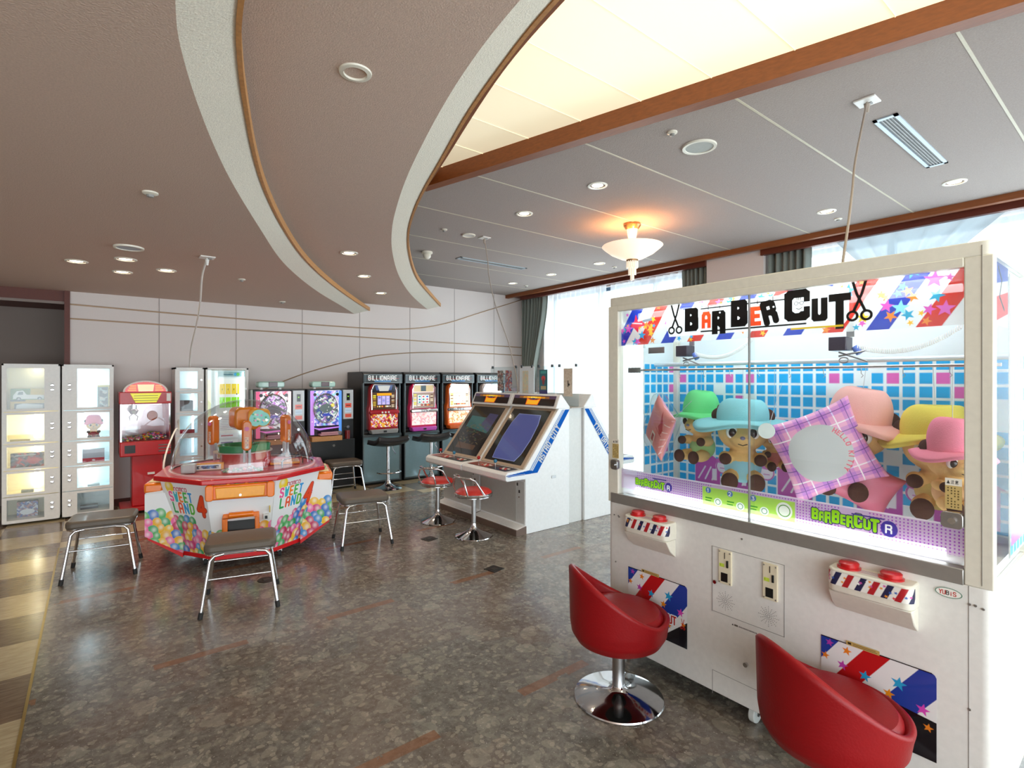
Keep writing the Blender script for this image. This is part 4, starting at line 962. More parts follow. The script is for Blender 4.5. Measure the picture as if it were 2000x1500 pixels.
plush(2.79, 1.30, 1.235, .75, math.radians(-50), hat('rose_felt', '#f29bb6'), hat('rose_suit', '#c97a70'), 'small stuffed bear in a pink hat half hidden behind the pale blue hatted bear', tall=.8)
plush(2.70, .885, 1.30, 1.3, math.radians(-85), hat('peach_felt', '#f4b8ae'), hat('peach_suit', '#f2b6bc'), 'tan stuffed bear in a tall peach hat behind the plaid cushion', tall=1.3, tilt=.1, brim=.85)
plush(2.71, .60, 1.27, 1.3, math.radians(-78), hat('yellow_felt', '#ead95c'), hat('yellow_suit', '#dcc67a'), 'tan stuffed bear in a floppy yellow hat', tall=.6, tilt=-.05, brim=.85)
plush(2.50, .51, 1.245, .88, math.radians(-52), hat('pink_felt', '#f58fa8'), hat('tan_suit', '#d8a878'), 'small stuffed bear in a tall pink hat beside the right corner post', tall=1.8, brim=.8)
# plaid cushion
def pillow(name, X, Y, z, w_, h_, th, face, roll, a, lab, matk='print'):
    t = thing(name, lab, 'cushion', (X, Y, z)); t.rotation_euler = (0, roll, face)
    ob = a.panel('cushion_front', (0, 0, 0), (1, 0, 0), (0, 0, 1), matk, t)
    me = ob.data; co = np.empty(len(me.vertices)*3, np.float32); me.vertices.foreach_get('co', co); co = co.reshape(-1, 3)
    u, v = co[:, 0]*2-1, co[:, 2]*2-1
    pin = 1-.10*(1-v**2)*np.abs(u)**3; pin2 = 1-.10*(1-u**2)*np.abs(v)**3
    puff = ((1-u**4)*(1-v**4))**.6*th/2
    co2 = np.stack([u*w_/2*pin, -puff, v*h_/2*pin2], 1).astype(np.float32)
    me.vertices.foreach_set('co', co2.reshape(-1)); me.update()
    MB().grid(lambda p_, q_: ((p_*2-1)*w_/2*(1-.10*(1-(q_*2-1)**2)*abs(p_*2-1)**3), ((1-(p_*2-1)**4)*(1-(q_*2-1)**4))**.6*th/2, (q_*2-1)*h_/2*(1-.10*(1-(p_*2-1)**2)*abs(q_*2-1)**3)), 24, 24).build('cushion_back', hat('cushion_back_cloth', '#eaa6c4'), t, ang=180)
    return t
a = Art(1, 1, 260, '#f2a9cf')
for k in range(4):
    x = .08+k*.26; m = (a.X > x) & (a.X < x+.10); a.A[m, :3] *= np.array([.78, .72, 1.0]); m = (a.Y > x) & (a.Y < x+.10); a.A[m, :3] *= np.array([.78, .72, 1.0])
    m = (a.X > x+.15) & (a.X < x+.165); a.A[m, :3] = lin('#fff0f6'); m = (a.Y > x+.15) & (a.Y < x+.165); a.A[m, :3] = lin('#fff0f6'); m = (abs(a.X-x-.05) < .005) | (abs(a.Y-x-.05) < .005); a.A[m, :3] = lin('#7a4a9a')
a.ell(.46, .5, .34, .34, '#c6c8c8')
for k, ch in enumerate('HELLO KITTY'):
    an = math.radians(38-k*9.5); r = .285; cx, cy = .46+r*math.cos(an), .5+r*math.sin(an)
    a.text(ch, cx-.018*math.sin(an), cy+.018*math.cos(an), .05, '#e8506c', th=.24, rot=an-PI/2)
pc = pillow('plaid_cushion', 2.50, .955, 1.235, .37, .37, .10, math.radians(-62), -.42, a, 'pink plaid cushion with a grey round patch hanging in the prize machine')
MB().cyl((-.17, -.03, .165), (-.17, -.034, .165), .035, n=28).build('hang_tag', mat('clear_tag', '#dfe8e4', .2), pc)
MB().tube([(-.15, 0, .18), (-.02, .1, .33)], .0012, 5).build('hanging_string', mat('clear_string'), pc)
a = Art(1, 1, 60, '#d9748c'); pillow('satin_cushion', 2.62, .84, 1.09, .26, .2, .08, math.radians(-62), .5, a, 'dusky pink satin cushion behind the plaid cushion')
# bagged pink pillow on the left
a = Art(1, 1, 240, '#f0938e'); a.poly([(.55, .95), (.68, .72), (.62, .62), (.78, .5), (.85, .62), (.74, .8)], '#cf2430'); a.line([(.55, .55), (.85, .5)], .02, '#cf3a44'); a.line([(.62, .5), (.7, .3)], .02, '#d85a60'); a.rect(.45, .05, .62, .42, '#f4efe8'); a.rect(.48, .22, .59, .38, '#b8383a')
for k in range(5): a.line([(.9-.02*k, .1+.17*k), (.97, .2+.15*k)], .02, '#ffd8d4')
pb = pillow('bagged_pillow', 2.50, 1.80, 1.275, .24, .30, .07, math.radians(-118), .60, a, 'salmon pink pillow in a clear bag, leftmost prize in the machine')
MB().box(-.13, -.045, -.16, .13, .045, .16).build('clear_bag', M_glass, pb, bevel=.03)
MB().tube([(.10, 0, .15), (.19, 0, .33)], .0012, 5).build('hanging_string', mat('clear_string'), pb)

# ================================================================== RED BARREL STOOLS
M_leath = mat('red_leatherette', '#8e060e', .42, bump=(120, .08), spec=.35)
def barrel_stool(x, y, back, lab):
    t = thing('barrel_stool', lab, 'stool', (x, y, 0), back, 'red barrel stools at the scissor prize machine')
    def rim(th):  # th=0 is the back
        c = math.cos(th); return .405+.235*(max(0, (c+.55)/1.55))**1.35
    def f(u, v):
        th = u*2*PI; H = rim(th)
        prof = [(0, .262), (.10, .263), (.165, .270), (.205, .292), (.228, .33), (.236, .38)]
        if v < .5:
            k = v/.5*5; i = min(4, int(k)); q = k-i; r = prof[i][0]+(prof[i+1][0]-prof[i][0])*q; z = prof[i][1]+(prof[i+1][1]-prof[i][1])*q
        else:
            q = (v-.5)/.5
            if q < .55: w_ = q/.55; r = .236+.006*w_; z = .38+(H-.38)*w_
            elif q < .75: w_ = (q-.55)/.2; r = .242-.028*w_; z = H+.010*math.sin(w_*PI)
            else: w_ = (q-.75)/.25; r = .214-.006*w_; z = H-(H-.40)*w_
        return (r*math.cos(th), r*math.sin(th)*.98, z)
    MB().grid(f, 64, 40).build('shell', M_leath, t, ang=70)
    MB().lathe([(0, .432), (.08, .436), (.15, .438), (.192, .432), (.208, .412), (.209, .37)], n=48).build('seat', M_leath, t)
    MB().ell((.02, 0, .432), (.012, .012, .005)).build('tuft_button', mat('dark_red_button', '#7a0a10', .5), t)
    MB().cyl((0, 0, .02), (0, 0, .27), .03, n=32).build('column', M_steel, t)
    MB().lathe([(.0, .27), (.09, .268), (.09, .25), (.0, .245)], n=28).build('mount_plate', M_black, t)
    MB().lathe([(0, .062), (.031, .062), (.036, .05), (.055, .036), (.12, .026), (.19, .016), (.213, .010), (.216, .004), (.213, 0), (0, 0)], n=64).build('base', M_chrome, t)
barrel_stool(2.0, 1.68, math.radians(152), 'red leatherette barrel stool with full chrome disc base, farther from the camera')
barrel_stool(2.02, .745, math.radians(152), 'red leatherette barrel stool cut off by the bottom of the photo, nearest the camera')

# ================================================================== CANDY SCOOP MACHINE (octagonal, domed)
swx, swy, swr = 1.075, 5.22, math.radians(-15)
sw = thing('candy_machine', 'octagonal white candy scoop machine with clear dome and printed balloons', 'candy machine', (swx, swy, 0), swr)
ap = .61; hs = ap*math.tan(PI/8)
def octa(a_): R_ = a_/math.cos(PI/8); return [(R_*math.cos(PI/8+k*PI/4), R_*math.sin(PI/8+k*PI/4)) for k in range(8)]
top, bot = octa(ap), octa(.47)
zt, zb = .73, .11
bm_ = MB(); bm_.add([(x, y, zb) for x, y in bot]+[(x, y, zt) for x, y in top], [list(range(8))[::-1], list(range(8, 16))]+[(i, (i+1) % 8, 8+(i+1) % 8, 8+i) for i in range(8)])
bm_.build('cabinet_body', M_white, sw, smooth=False)
rimp = octa(.655); rm = MB().prism(rimp, .725, .765); rm.build('table_rim', M_red, sw, bevel=.008)
MB().lathe([(0, .766), (.56, .766), (.6, .762)], n=48).build('play_deck', mat('deck_pink_red', '#d8505c', .3, coat=.3), sw)
bpal = ['#1f6fc4', '#f6c417', '#d8377e', '#2aa35a', '#c9245e', '#f0b40e', '#2b8ad0', '#f06aa8', '#36ad4e']
def balloons(w_, h_, seed, top_fn):
    a = Art(w_, h_, 300, '#eceef0'); rs = random.Random(seed); r = .036
    pts = []
    for j in range(12):
        for i in range(int(w_/.070)+2):
            y = .50-j*.056; x = i*.070+(j % 2)*.035
            x += rs.uniform(-.012, .012); y += rs.uniform(-.012, .012)
            if y < top_fn(x/w_): pts.append((x, y, rs.uniform(.036, .054)))
    for x, y, r in pts: a.ball(x, y, r, r*rs.uniform(1.0, 1.15), rs.choice(bpal), rs.uniform(-.5, .5))
    return a
def logo(a, x, y, s):
    a.ball(x+.015*s, y+.155*s, .036*s, .038*s, '#f2cf1a')
    a.text('namco', x+.05*s, y+.135*s, .034*s, '#c23a58', th=.16, wx=.85, adv=.8)
    a.text('SWEET', x, y+.07*s, .055*s, ['#f0569a', '#38b8c8', '#f8801c', '#44b850', '#2a9ae0'], th=.24, wx=.72, adv=1.04, out='#fdfdfa', ow=.05)
    a.text('LAND', x+.01*s, y, .058*s, ['#2aa85a', '#ee5a34', '#2aa0dc', '#58b83c'], th=.24, wx=.85, adv=1.02, out='#fdfdfa', ow=.05)
    a.text('4', x+.235*s, y-.002*s, .11*s, '#e8481c', th=.22, wx=.85, out='#b02a18', ow=.05)
def face_panel(a, i, name, z0, z1, par=sw, u0=0.0, u1=1.0):
    """lay an art panel on tapered side i"""
    def pt(u, z):
        f = (z-zb)/(zt-zb); A0 = Vector(bot[i]).lerp(Vector(top[i]), f); A1 = Vector(bot[(i+1) % 8]).lerp(Vector(top[(i+1) % 8]), f)
        q = A0.lerp(A1, u); n = Vector((math.cos((i+1)*PI/4), math.sin((i+1)*PI/4))); q = q+n*.003; return Vector((q.x, q.y, z))
    ob = a.panel(name, (0, 0, 0), (1, 0, 0), (0, 0, 1), 'print', par)
    me = ob.data; co = np.empty(len(me.vertices)*3, np.float32); me.vertices.foreach_get('co', co); co = co.reshape(-1, 3)
    P00, P10, P01, P11 = (np.array(pt(u0, z0)), np.array(pt(u1, z0)), np.array(pt(u0, z1)), np.array(pt(u1, z1)))
    u = co[:, :1]; v = co[:, 2:]
    me.vertices.foreach_set('co', ((1-u)*(1-v)*P00+u*(1-v)*P10+(1-u)*v*P01+u*v*P11).astype(np.float32).reshape(-1)); me.update(); return ob
# sides: i -> outward angle (i+1)*45deg; front (facing the viewer) is -90deg -> i=5
for i in (4, 6):
    a = balloons(.50, .60, 20+i, lambda u: .26+.05*math.sin(u*5) if i == 4 else .18+.22*u)
    logo(a, .07, .345, 1.35); face_panel(a, i, 'balloon_print', .12, .72)
a = balloons(.50, .60, 31, lambda u: .17+.09*u); a.rect(0, .42, .5, .6, '#eceef0')
face_panel(a, 5, 'balloon_print', .12, .72)
for i in (0, 2): face_panel(balloons(.50, .60, 40+i, lambda u: .26), i, 'balloon_print', .12, .72)
# player stations on the four flat sides
M_wbase = mat('red_skirt', '#d41a20', .3)
for st in range(4):
    an = (-90, 180, 0, 90)[st]; ca, sa_ = math.cos(math.radians(an)), math.sin(math.radians(an)); out = .03 if st == 0 else .105
    o = bpy.data.objects.new('player_station', None); C.objects.link(o); o.parent = sw; o.rotation_euler = (0, 0, math.radians(an+90))
    # station frame: x along the side, -y outwards
    if st == 0:
        bx('drawer_surround', M_orange, (-.245, -ap-.035, .60, .245, -ap+.02, .718), o, .012)
        d_ = MB().prism([(-.17, .615), (.17, .615), (.178, .70), (-.178, .70)], -ap-.05, -ap-.03, 'y').build('flap_door', mat('amber_plastic', '#f8a41c', .2, coat=.4), o, bevel=.006)
        for sx in (-1, 1): MB().prism(rrect(sx*.215-.028, .60, sx*.215+.028, .725, .02), -ap-.062, -ap-.02, 'y').build('corner_cap', M_orange, o, bevel=.008)
        MB().cyl((0, -ap-.058, .635), (0, -ap-.04, .635), .010).build('key_lock', M_chrome, o)
        f_ = MB(); fr = [(-.125, .30), (.125, .30), (.125, .455), (.09, .475), (-.09, .475), (-.125, .455)]; fi = [(-.098, .325), (.098, .325), (.098, .435), (-.098, .435)]
        for b_ in ((-.13, .29, .13, .325), (-.13, .435, .13, .47), (-.13, .325, -.098, .435), (.098, .325, .13, .435)): f_.box(b_[0], -ap+.035, b_[1], b_[2], -ap+.105, b_[3])
        f_.cyl((-.09, -ap+.035, .46), (.09, -ap+.035, .46), .022, n=16)
        f_.build('prize_chute_frame', M_orange, o, bevel=.006)
        bx('prize_chute', M_black, (-.10, -ap+.07, .322, .10, -ap+.11, .438), o)
        bx('coin_unit', mat('coin_plate', '#dcdcd8', .35), (.16, -ap+.03, .40, .205, -ap+.09, .445), o, .003)
        bx('coin_return', M_black, (.172, -ap+.027, .407, .192, -ap+.032, .432), o)
        bx('coin_slot', mat('slot_yellow', '#c8a82a', .4), (.205, -ap+.012, .46, .212, -ap+.05, .51), o)
        for k, x in enumerate((-.09, -.03, .04, .11)): MB().lathe([(.014, 0), (.013, .016), (0, .019)], c=(x, -ap-.012, .718), n=16).build('push_button', mat('green_button', '#3f9a3a', .3) if k % 2 else mat('amber_plastic'), o)
    else:
        q = [(-.235, .25), (.235, .25), (.235, .64), (-.235, .64)]
        MB().add([(-.25, -.45, .10), (.25, -.45, .10), (.25, -.45, .64), (-.25, -.45, .64), (-.24, -ap-out+.02, .26), (.24, -ap-out+.02, .26), (.24, -ap-out, .64), (-.24, -ap-out, .64)],
                 [(0, 1, 2, 3), (7, 6, 5, 4), (0, 3, 7, 4), (1, 5, 6, 2), (0, 4, 5, 1), (3, 2, 6, 7)]).build('console_body', M_white, o, bevel=.006)
        MB().add([(-.255, -.45, .075), (.255, -.45, .075), (.245, -ap-out+.018, .245), (-.245, -ap-out+.018, .245), (-.255, -.45, .11), (.255, -.45, .11), (.245, -ap-out+.018, .275), (-.245, -ap-out+.018, .275)],
                 [(3, 2, 1, 0), (4, 5, 6, 7), (0, 1, 5, 4), (2, 3, 7, 6), (1, 2, 6, 5), (3, 0, 4, 7)]).build('red_skirt', M_wbase, o)
        MB().box(-.245, -ap-out-.01, .62, .245, -ap+.02, .70).build('orange_cap', M_orange, o, bevel=.018)
        bx('control_plate', mat('cream_plate', '#e8dca0', .35), (-.2, -ap-out+.02, .70, .2, -ap, .712), o, .004)
        MB().lathe([(.018, 0), (.016, .016), (0, .018)], c=(-.05, -ap-.05, .712), n=16).build('push_button', mat('green_button'), o)
        a = balloons(.48, .36, 50+st, lambda u: .20+(.08*u if st == 2 else .08*(1-u)))
        a.panel('balloon_print', (-.238, -ap-out+.014, .272), (.476, 0, 0), (0, -.016, .345), 'print', o)
        for sx in (-1, 1):
            a = balloons(.30, .52, 60+st+sx, lambda u: .36)
            L0 = ap+out-.45
            a.panel('balloon_print', (sx*.2545, -.45 if sx > 0 else -ap-out, .10), (0, -L0 if sx > 0 else L0, 0), (-sx*.001, 0, .52), 'print', o,
                    mask=(lambda mx, my: my*.52 > .012+.165*mx) if sx > 0 else (lambda mx, my: my*.52 > .012+.165*(1-mx)))
# red base skirt under the body
sk = octa(.475); MB().prism(sk, .085, .118).build('red_skirt', M_wbase, sw)
MB().lathe([(.53-.0, .765)]+[(.575*math.cos(a), .765+.60*math.sin(a)) for a in [PI/2*k/28 for k in range(29)]], n=72).build('dome', M_dome, sw, ang=180)
MB().lathe([(.57, .765), (.588, .765), (.588, .778), (.57, .778)], n=64).build('dome_ring', mat('clear_edge', '#e4c4c4', .2), sw)
# centre drum, green trays, head and shovels
MB().lathe([(0, .77), (.215, .77), (.21, .80), (.20, .90), (.19, .91), (0, .91)], n=48).build('centre_drum', M_red, sw)
MB().lathe([(.17, .91), (.175, .965), (.165, .97), (.15, .93), (0, .93)], c=(-.045, -.06, .0), n=36).build('green_tray', mat('green_clear_plastic', '#0f8a55', .15, coat=.5), sw)
MB().lathe([(.07, .91), (.075, .97), (.065, .975), (.055, .93), (0, .93)], c=(.13, -.04, .0), n=30).build('green_tray', mat('green_clear_plastic'), sw)
MB().lathe([(0, .90), (.24, .90), (.24, .908), (0, .908)], c=(-.02, 0, 0), n=40).build('drum_lid', mat('pale_lid', '#cdbcb4', .3), sw)
hd = MB().cyl((0, -.03, .93), (0, -.03, 1.12), .035).prism(rrect(-.13, 1.10, .08, 1.30, .055, 8), -.16, .06, 'y').build('orange_head', mat('deep_orange_plastic', '#f08a14', .22, coat=.5), sw, bevel=.02); hd.rotation_euler = (0, 0, math.radians(18))
a = Art(.17, .15, 300, '#8fd6cc'); rs = random.Random(5)
for k in range(16): a.star(rs.uniform(.03, .14), rs.uniform(.03, .12), .014, rs.choice(['#e88ab8', '#3aa86a', '#4ac0d8', '#f4f0c8']), rs.random())
MB().prism(rrect(-.03, 1.125, .155, 1.285, .05, 8), -.19, -.155, 'y').build('screen_bezel', mat('amber_plastic'), hd, bevel=.01)
a.panel('cloud_screen', (-.022, -.1915, 1.132), (.17, 0, 0), (0, 0, .145), 'print_lit_0.3', hd, mask=lambda x, y: np.minimum(np.minimum(np.hypot((x-.3)/.3, (y-.42)/.42), np.hypot((x-.68)/.32, (y-.42)/.42)), np.hypot((x-.45)/.34, (y-.62)/.38)) < 1)
def shovel(x, y, rz, z0=.955):
    o = bpy.data.objects.new('shovel_arm', None); C.objects.link(o); o.parent = sw; o.location = (x, y, 0); o.rotation_euler = (0, 0, rz)
    MB().prism(rrect(-.038, z0, .038, z0+.26, .036, 8), -.035, .035, 'y').build('arm_cover', M_orange, o, bevel=.012)
    MB().box(-.028, -.012, z0-.10, -.010, .012, z0+.02).box(.012, -.012, z0-.14, .032, .012, z0+.02).build('guide_bar', mat('pale_bar', '#c8ccd2', .35), o)
    a = Art(.03, .10, 500, '#f6cfae'); 
    for k in range(5): a.ell(.008+.012*(k % 2), .014+k*.018, .004, .005, ['#d84a7a', '#8a5ab8'][k % 2])
    a.ell(.015, .012, .009, .009, '#ffffff'); a.panel('arm_label', (-.015, -.0365, z0+.02), (.03, 0, 0), (0, 0, .10), 'print', o)
    MB().cyl((0, -.042, z0+.19), (0, -.03, z0+.19), .018, n=20).build('pink_knob', mat('pink_knob', '#f07ab8', .3), o)
shovel(.02, -.235, .1, .93); shovel(-.27, .12, -.8); shovel(.33, .05, .9)
o = MB().tube([(.30, -.36, .775), (.30, -.36, .83), (.32, -.34, .85), (.46, -.16, .85), (.47, -.14, .83), (.47, -.14, .775)], .008, 8).build('guard_rail', M_chrome, sw)
bx('pusher_table', mat('amber_plastic'), (-.42, -.18, .77, -.16, -.13, .83), sw, .004)
a = Art(.24, .05, 300, '#f4f4ee'); a.noise(.02, .01, .22, .04, .014, ['#2a3a7a', '#c8c8c8', '#3a7ab8', '#181818'], 4); a.panel('pusher_label', (-.40, -.182, .775), (.22, 0, 0), (0, 0, .045), 'print', sw)
bx('prize_bin', mat('clear_bin', '#c9c4c0', .2), (-.46, -.30, .77, -.36, -.18, .84), sw, .006)
bx('prize_bin', mat('amber_plastic'), (.20, -.1, .77, .45, .12, .79), sw, .006)
# sweets heaped on the deck before the drum: too small to count
g_ = MB(); rs = random.Random(9)
for k in range(90):
    x = rs.uniform(-.16, .14); y = -.30+rs.uniform(-.07, .07); z = .772+rs.uniform(0, .028)*(1-abs(x)/.2); g_.cur = rs.randrange(5)
    g_.ell((x, y, z), (.016, .011, .009), 8, 6, Matrix.Rotation(rs.random()*3, 3, 'Z'))
so = g_.build('wrapped_sweets', [mat('sweet_%d' % i, c, .3) for i, c in enumerate(('#e8e0d0', '#4a9a6a', '#d85a5a', '#b8b0c8', '#7a4a3a'))], None)
so.location = (swx, swy, 0); so.rotation_euler = (0, 0, swr); tag(so, 'small heap of wrapped sweets inside the candy machine dome', 'sweets'); so['kind'] = 'stuff'
for k in range(4):
    a = PI/4+k*PI/2; x, y = .40*math.cos(a), .40*math.sin(a)
    c_ = MB().cyl((x-.012, y, .03), (x+.012, y, .03), .03, n=18).build('castor', M_rubber, sw)
    MB().box(x-.018, y-.018, .045, x+.018, y+.018, .09).build('castor_fork', M_steel, c_)
bx('maker_sticker', mat('sticker_black', '#15171c', .4), (.12, -ap+.098, .155, .16, -ap+.104, .195), sw)
cord('power_cord', [(.80, 7.5, 1.05), (.74, 6.9, .98), (.66, 6.4, 1.03), (.55, 5.95, .9), (.50, 5.72, .80), (.49, 5.66, .735)], .008, M_cordw, 'white power cord looping from the slim prize locker to the candy machine rim')

# ================================================================== VIDEO CABINETS (back to back pairs)
def video_cab(label, Y, facing, art, w_=.775):
    rz = -PI/2 if facing < 0 else PI/2
    t = thing('video_cabinet', label, 'arcade machine', (3.11 if facing < 0 else 5.06, Y, 0), rz, 'white sit-down video cabinets')
    W2 = w_/2
    side = [(.14, 0), (.14, .065), (.25, .085), (.25, .55), (.02, .55), (0, .565), (0, .615), (.03, .64), (.24, .645), (.71, 1.24), (.86, 1.24), (.86, 0)]
    MB().prism(side, -W2, W2, 'x').build('cabinet_body', mat('cabinet_white', '#eceff0', .35), t, bevel=.006)
    MB().prism([(.13, 0), (.13, .06), (.245, .082), (.26, .082), (.26, 0)], -W2+.004, W2+.002, 'x').build('kick_plate', mat('kick_brown', '#6d5a50', .5), t)
    MB().prism([(.66, 1.235), (.72, 1.375), (.745, 1.385), (.87, 1.25), (.87, 1.235)], -W2-.002, W2+.002, 'x').build('marquee_shell', mat('cabinet_white'), t, bevel=.01)
    a = Art(.70, .15, 420, '#1d1210'); a.rect(0, .10, .70, .15, '#4a3a52')
    for k in range(30): a.rect(.10+k*.0165, .105, .1165+k*.0165, .135, ['#8a5a2a', '#c8861c', '#f2b01c', '#f6c83a'][min(3, min(k, 29-k)//4)])
    a.text('II  II', .30, .112, .016, '#fff0a8', th=.2)
    a.poly([(.235, .005), (.44, .005), (.465, .105), (.40, .085), (.30, .085), (.235, .105)], '#e85a14'); a.poly([(.245, .012), (.43, .012), (.45, .09), (.40, .075), (.30, .075), (.25, .09)], '#f8b420'); a.ell(.345, .095, .04, .014, '#20305a')
    a.panel('marquee', (-.35, .6655, 1.262), (.70, 0, 0), (0, .044, .105), 'print_lit_0.45', t)
    # sloping bezel and screen, in the slope's own frame
    u = Vector((0, .47, .595)); L_ = u.length; u.normalize(); n = Vector((0, -.595, .47)).normalized()
    o0 = Vector((0, .24, .645))
    def P_(x, s, h): q = o0+u*s+n*h; return (x, q.y, q.z)
    mb = MB(); a0, a1 = .03, L_-.05
    mb.add([P_(-W2+.02, .0, .0), P_(W2-.02, .0, .0), P_(W2-.02, L_, .0), P_(-W2+.02, L_, .0), P_(-W2+.02, .0, .012), P_(W2-.02, .0, .012), P_(W2-.02, L_, .012), P_(-W2+.02, L_, .012)],
           [(3, 2, 1, 0), (4, 5, 6, 7), (0, 1, 5, 4), (1, 2, 6, 5), (2, 3, 7, 6), (3, 0, 4, 7)])
    mb.build('screen_surround', mat('beige_surround', '#b8a48e', .5), t, bevel=.004)
    q0, q1 = P_(-.315, a0, .0135), P_(.315, a0, .0135)
    art.panel('screen', q0, (.63, 0, 0), tuple(u*(a1-a0)), 'print_lit_0.35', t)
    MB().add([P_(-.315, a0, .016), P_(.315, a0, .016), P_(.315, a1, .016), P_(-.315, a1, .016)], [(0, 1, 2, 3)]).build('screen_glass', M_glass, t)
    # blue side stripes (both flanks)
    for sx in (-1, 1):
        a = Art(.90, 1.30, 260, '#000000', 0.0)
        def band_(o1, o2, c): a.poly([(.205+o1*1.25, .60), (.205+o2*1.25, .60), (.70+o2, 1.225), (.70+o1, 1.225)], c)
        band_(.055, .062, '#4a9ae0'); band_(.075, .082, '#4a9ae0'); band_(.095, .160, '#2f86dc')
        a.poly([(0.03, .595), (.36, .60), (.36, .62), (.30, .635), (.0, .61)], '#2a7ad2'); a.rect(.01, .603, .24, .607, '#f4f6f8')
        s = 'ASTRO CITY' 
        a.text(s, .462, .70, .058, '#f4f6f8', th=.22, wx=.80, adv=1.0, rot=.93, out='#8a7a74', ow=.03)
        ob = a.panel('side_stripe', (sx*(W2+.0035), 0 if sx > 0 else .86, 0), (0, .90 if sx > 0 else -.90, 0), (0, 0, 1.30), 'print_film', t) if sx > 0 else a.panel('side_stripe', (-(W2+.0035), 0, 0), (0, .90, 0), (0, 0, 1.30), 'print_film', t)
    bx('side_handle', M_steel, (W2, .60, .52, W2+.006, .66, .545), t, .002)
    # control panel
    a = Art(.66, .17, 420, '#3a2420'); a.poly([(.0, 0), (.33, 0), (.28, .17), (0, .17)], '#8a3a2c'); a.poly([(.36, 0), (.66, 0), (.66, .17), (.40, .17)], '#28303a')
    for k in range(8): a.line([(.03+.04*k, .03), (.08+.05*k, .13)], .01, ['#c86a4a', '#5a2a22', '#d8c8b0'][k % 3])
    for k in range(6): a.ell(.22+.035*(k % 3), .07+.04*(k//3), .014, .014, ['#b83a32', '#e8d8c8'][k % 2]); a.ell(.52+.035*(k % 3), .07+.04*(k//3), .014, .014, ['#3a7a4a', '#e8e4d0'][k % 2])
    cp = a.panel('control_plate', (-.33, .035, .6445), (.66, 0, 0), (0, .17, .004), 'print', t)
    for x, c in ((-.24, '#b01f1c'), (.06, '#2a7a9e')):
        j = MB().cyl((x, .12, .645), (x, .12, .69), .005).build('stick_shaft', M_chrome, cp); MB().ell((x, .12, .705), (.019, .019, .019)).build('ball_top', mat('ball_'+c[1:], c, .2), cp)
    for g in (-.12, .19):
        for k in range(6): MB().lathe([(.014, 0), (.013, .006), (0, .008)], c=(g+.036*(k % 3), .09+.04*(k//3), .647), n=14).build('push_button', mat('button_%d' % (k % 2), ['#c83a30', '#e8e0d0'][k % 2], .3), cp)
    # front door
    s_ = MB().box(-.385, .246, .30, -.383, .2505, .54).build('panel_gap', mat('gap_grey'), t)
    bx('coin_door', mat('door_grey_white', '#d5d6d4', .4), (W2-.14, .244, .10, W2-.01, .25, .52), t, .002)
    bx('coin_return', M_black, (W2-.10, .241, .40, W2-.08, .245, .43), t); bx('coin_slot', M_black, (W2-.13, .241, .47, W2-.11, .245, .50), t)
    MB().cyl((W2-.09, .238, .36), (W2-.09, .246, .36), .008).build('door_lock', M_chrome, t)
    bx('front_panel', mat('front_grey', '#bdbbb6', .5), (-W2+.01, .246, .10, W2-.15, .25, .54), t, .002)
    return t
def game_a():
    a = Art(.63, .66, 260, '#070709'); a.poly([(.10, .06), (.52, .06), (.58, .58), (.06, .58)], '#17181a')
    rs = random.Random(3)
    a.poly([(.08, .36), (.56, .30), (.57, .50), (.07, .52)], '#2a5a5c'); a.poly([(.35, .40), (.57, .32), (.58, .56), (.4, .57)], '#3a3a5e')
    for k in range(120):
        x, y = rs.uniform(.10, .55), rs.uniform(.10, .42); a.line([(x, y), (x+rs.uniform(-.05, .05), y+rs.uniform(-.02, .02))], .006, rs.choice(['#2f5a38', '#4a3a22', '#5c4a3a', '#1f3a3a', '#6a5a3a', '#2a2f4a']))
    a.poly([(.12, .07), (.5, .07), (.5, .13), (.12, .15)], '#4a3424')
    return a
def game_b():
    a = Art(.63, .66, 260, '#0b0a09')
    a.poly([(.12, .03), (.50, .03), (.545, .12), (.565, .30), (.55, .48), (.51, .60), (.14, .60), (.10, .48), (.085, .30), (.10, .12)], '#8f9bd0'); a.poly([(.125, .035), (.49, .035), (.535, .12), (.555, .30), (.54, .48), (.50, .595), (.145, .595), (.105, .48), (.09, .30), (.105, .12)], '#4a5596')
    return a
video_cab('white video cabinet with a dark green game picture, left of the front pair', 5.185, -1, game_a())
video_cab('white video cabinet with a curved blue screen, right of the front pair', 4.395, -1, game_b())
video_cab('white video cabinet facing the windows, behind the blue-screened cabinet', 4.395, 1, game_b())
video_cab('white video cabinet facing the windows, behind the green-pictured cabinet', 5.185, 1, game_a())
# clear poster boards standing between the pairs
def board(y1, y0, lab, posters, x=4.085, frost=False):
    t = thing('poster_board', lab, 'poster board', (x, (y0+y1)/2, 1.247), -PI/2, 'clear boards standing on the video cabinets')
    w_ = (y1-y0)
    MB().prism(rrect(-w_/2, .0, w_/2, .455, .02), -.003, .003, 'y').build('board', mat('frosted_acrylic', '#dfe8ee', .3) if frost else M_acr, t)
    for sx in (-1, 1): bx('black_clip', M_black, (sx*(w_/2-.04)-.008, -.012, .435, sx*(w_/2-.04)+.008, .012, .468), t)
    for (x0, x1, z0, z1, a) in posters: a.panel('poster', (x0, -.0045, z0), (x1-x0, 0, 0), (0, 0, z1-z0), 'print', t)
rs = random.Random(2)
a1 = Art(.12, .26, 300, '#9a8f86'); a1.noise(0, 0, .12, .26, .018, ['#7a6a62', '#b8a89a', '#9a5a52', '#6a7a7a', '#c8bcae'], 3); a1b = Art(.14, .26, 300, '#9a8f96'); a1b.noise(0, 0, .14, .26, .018, ['#8a6a72', '#a8989a', '#b85a52', '#6a6a8a', '#c8bcb8'], 6)
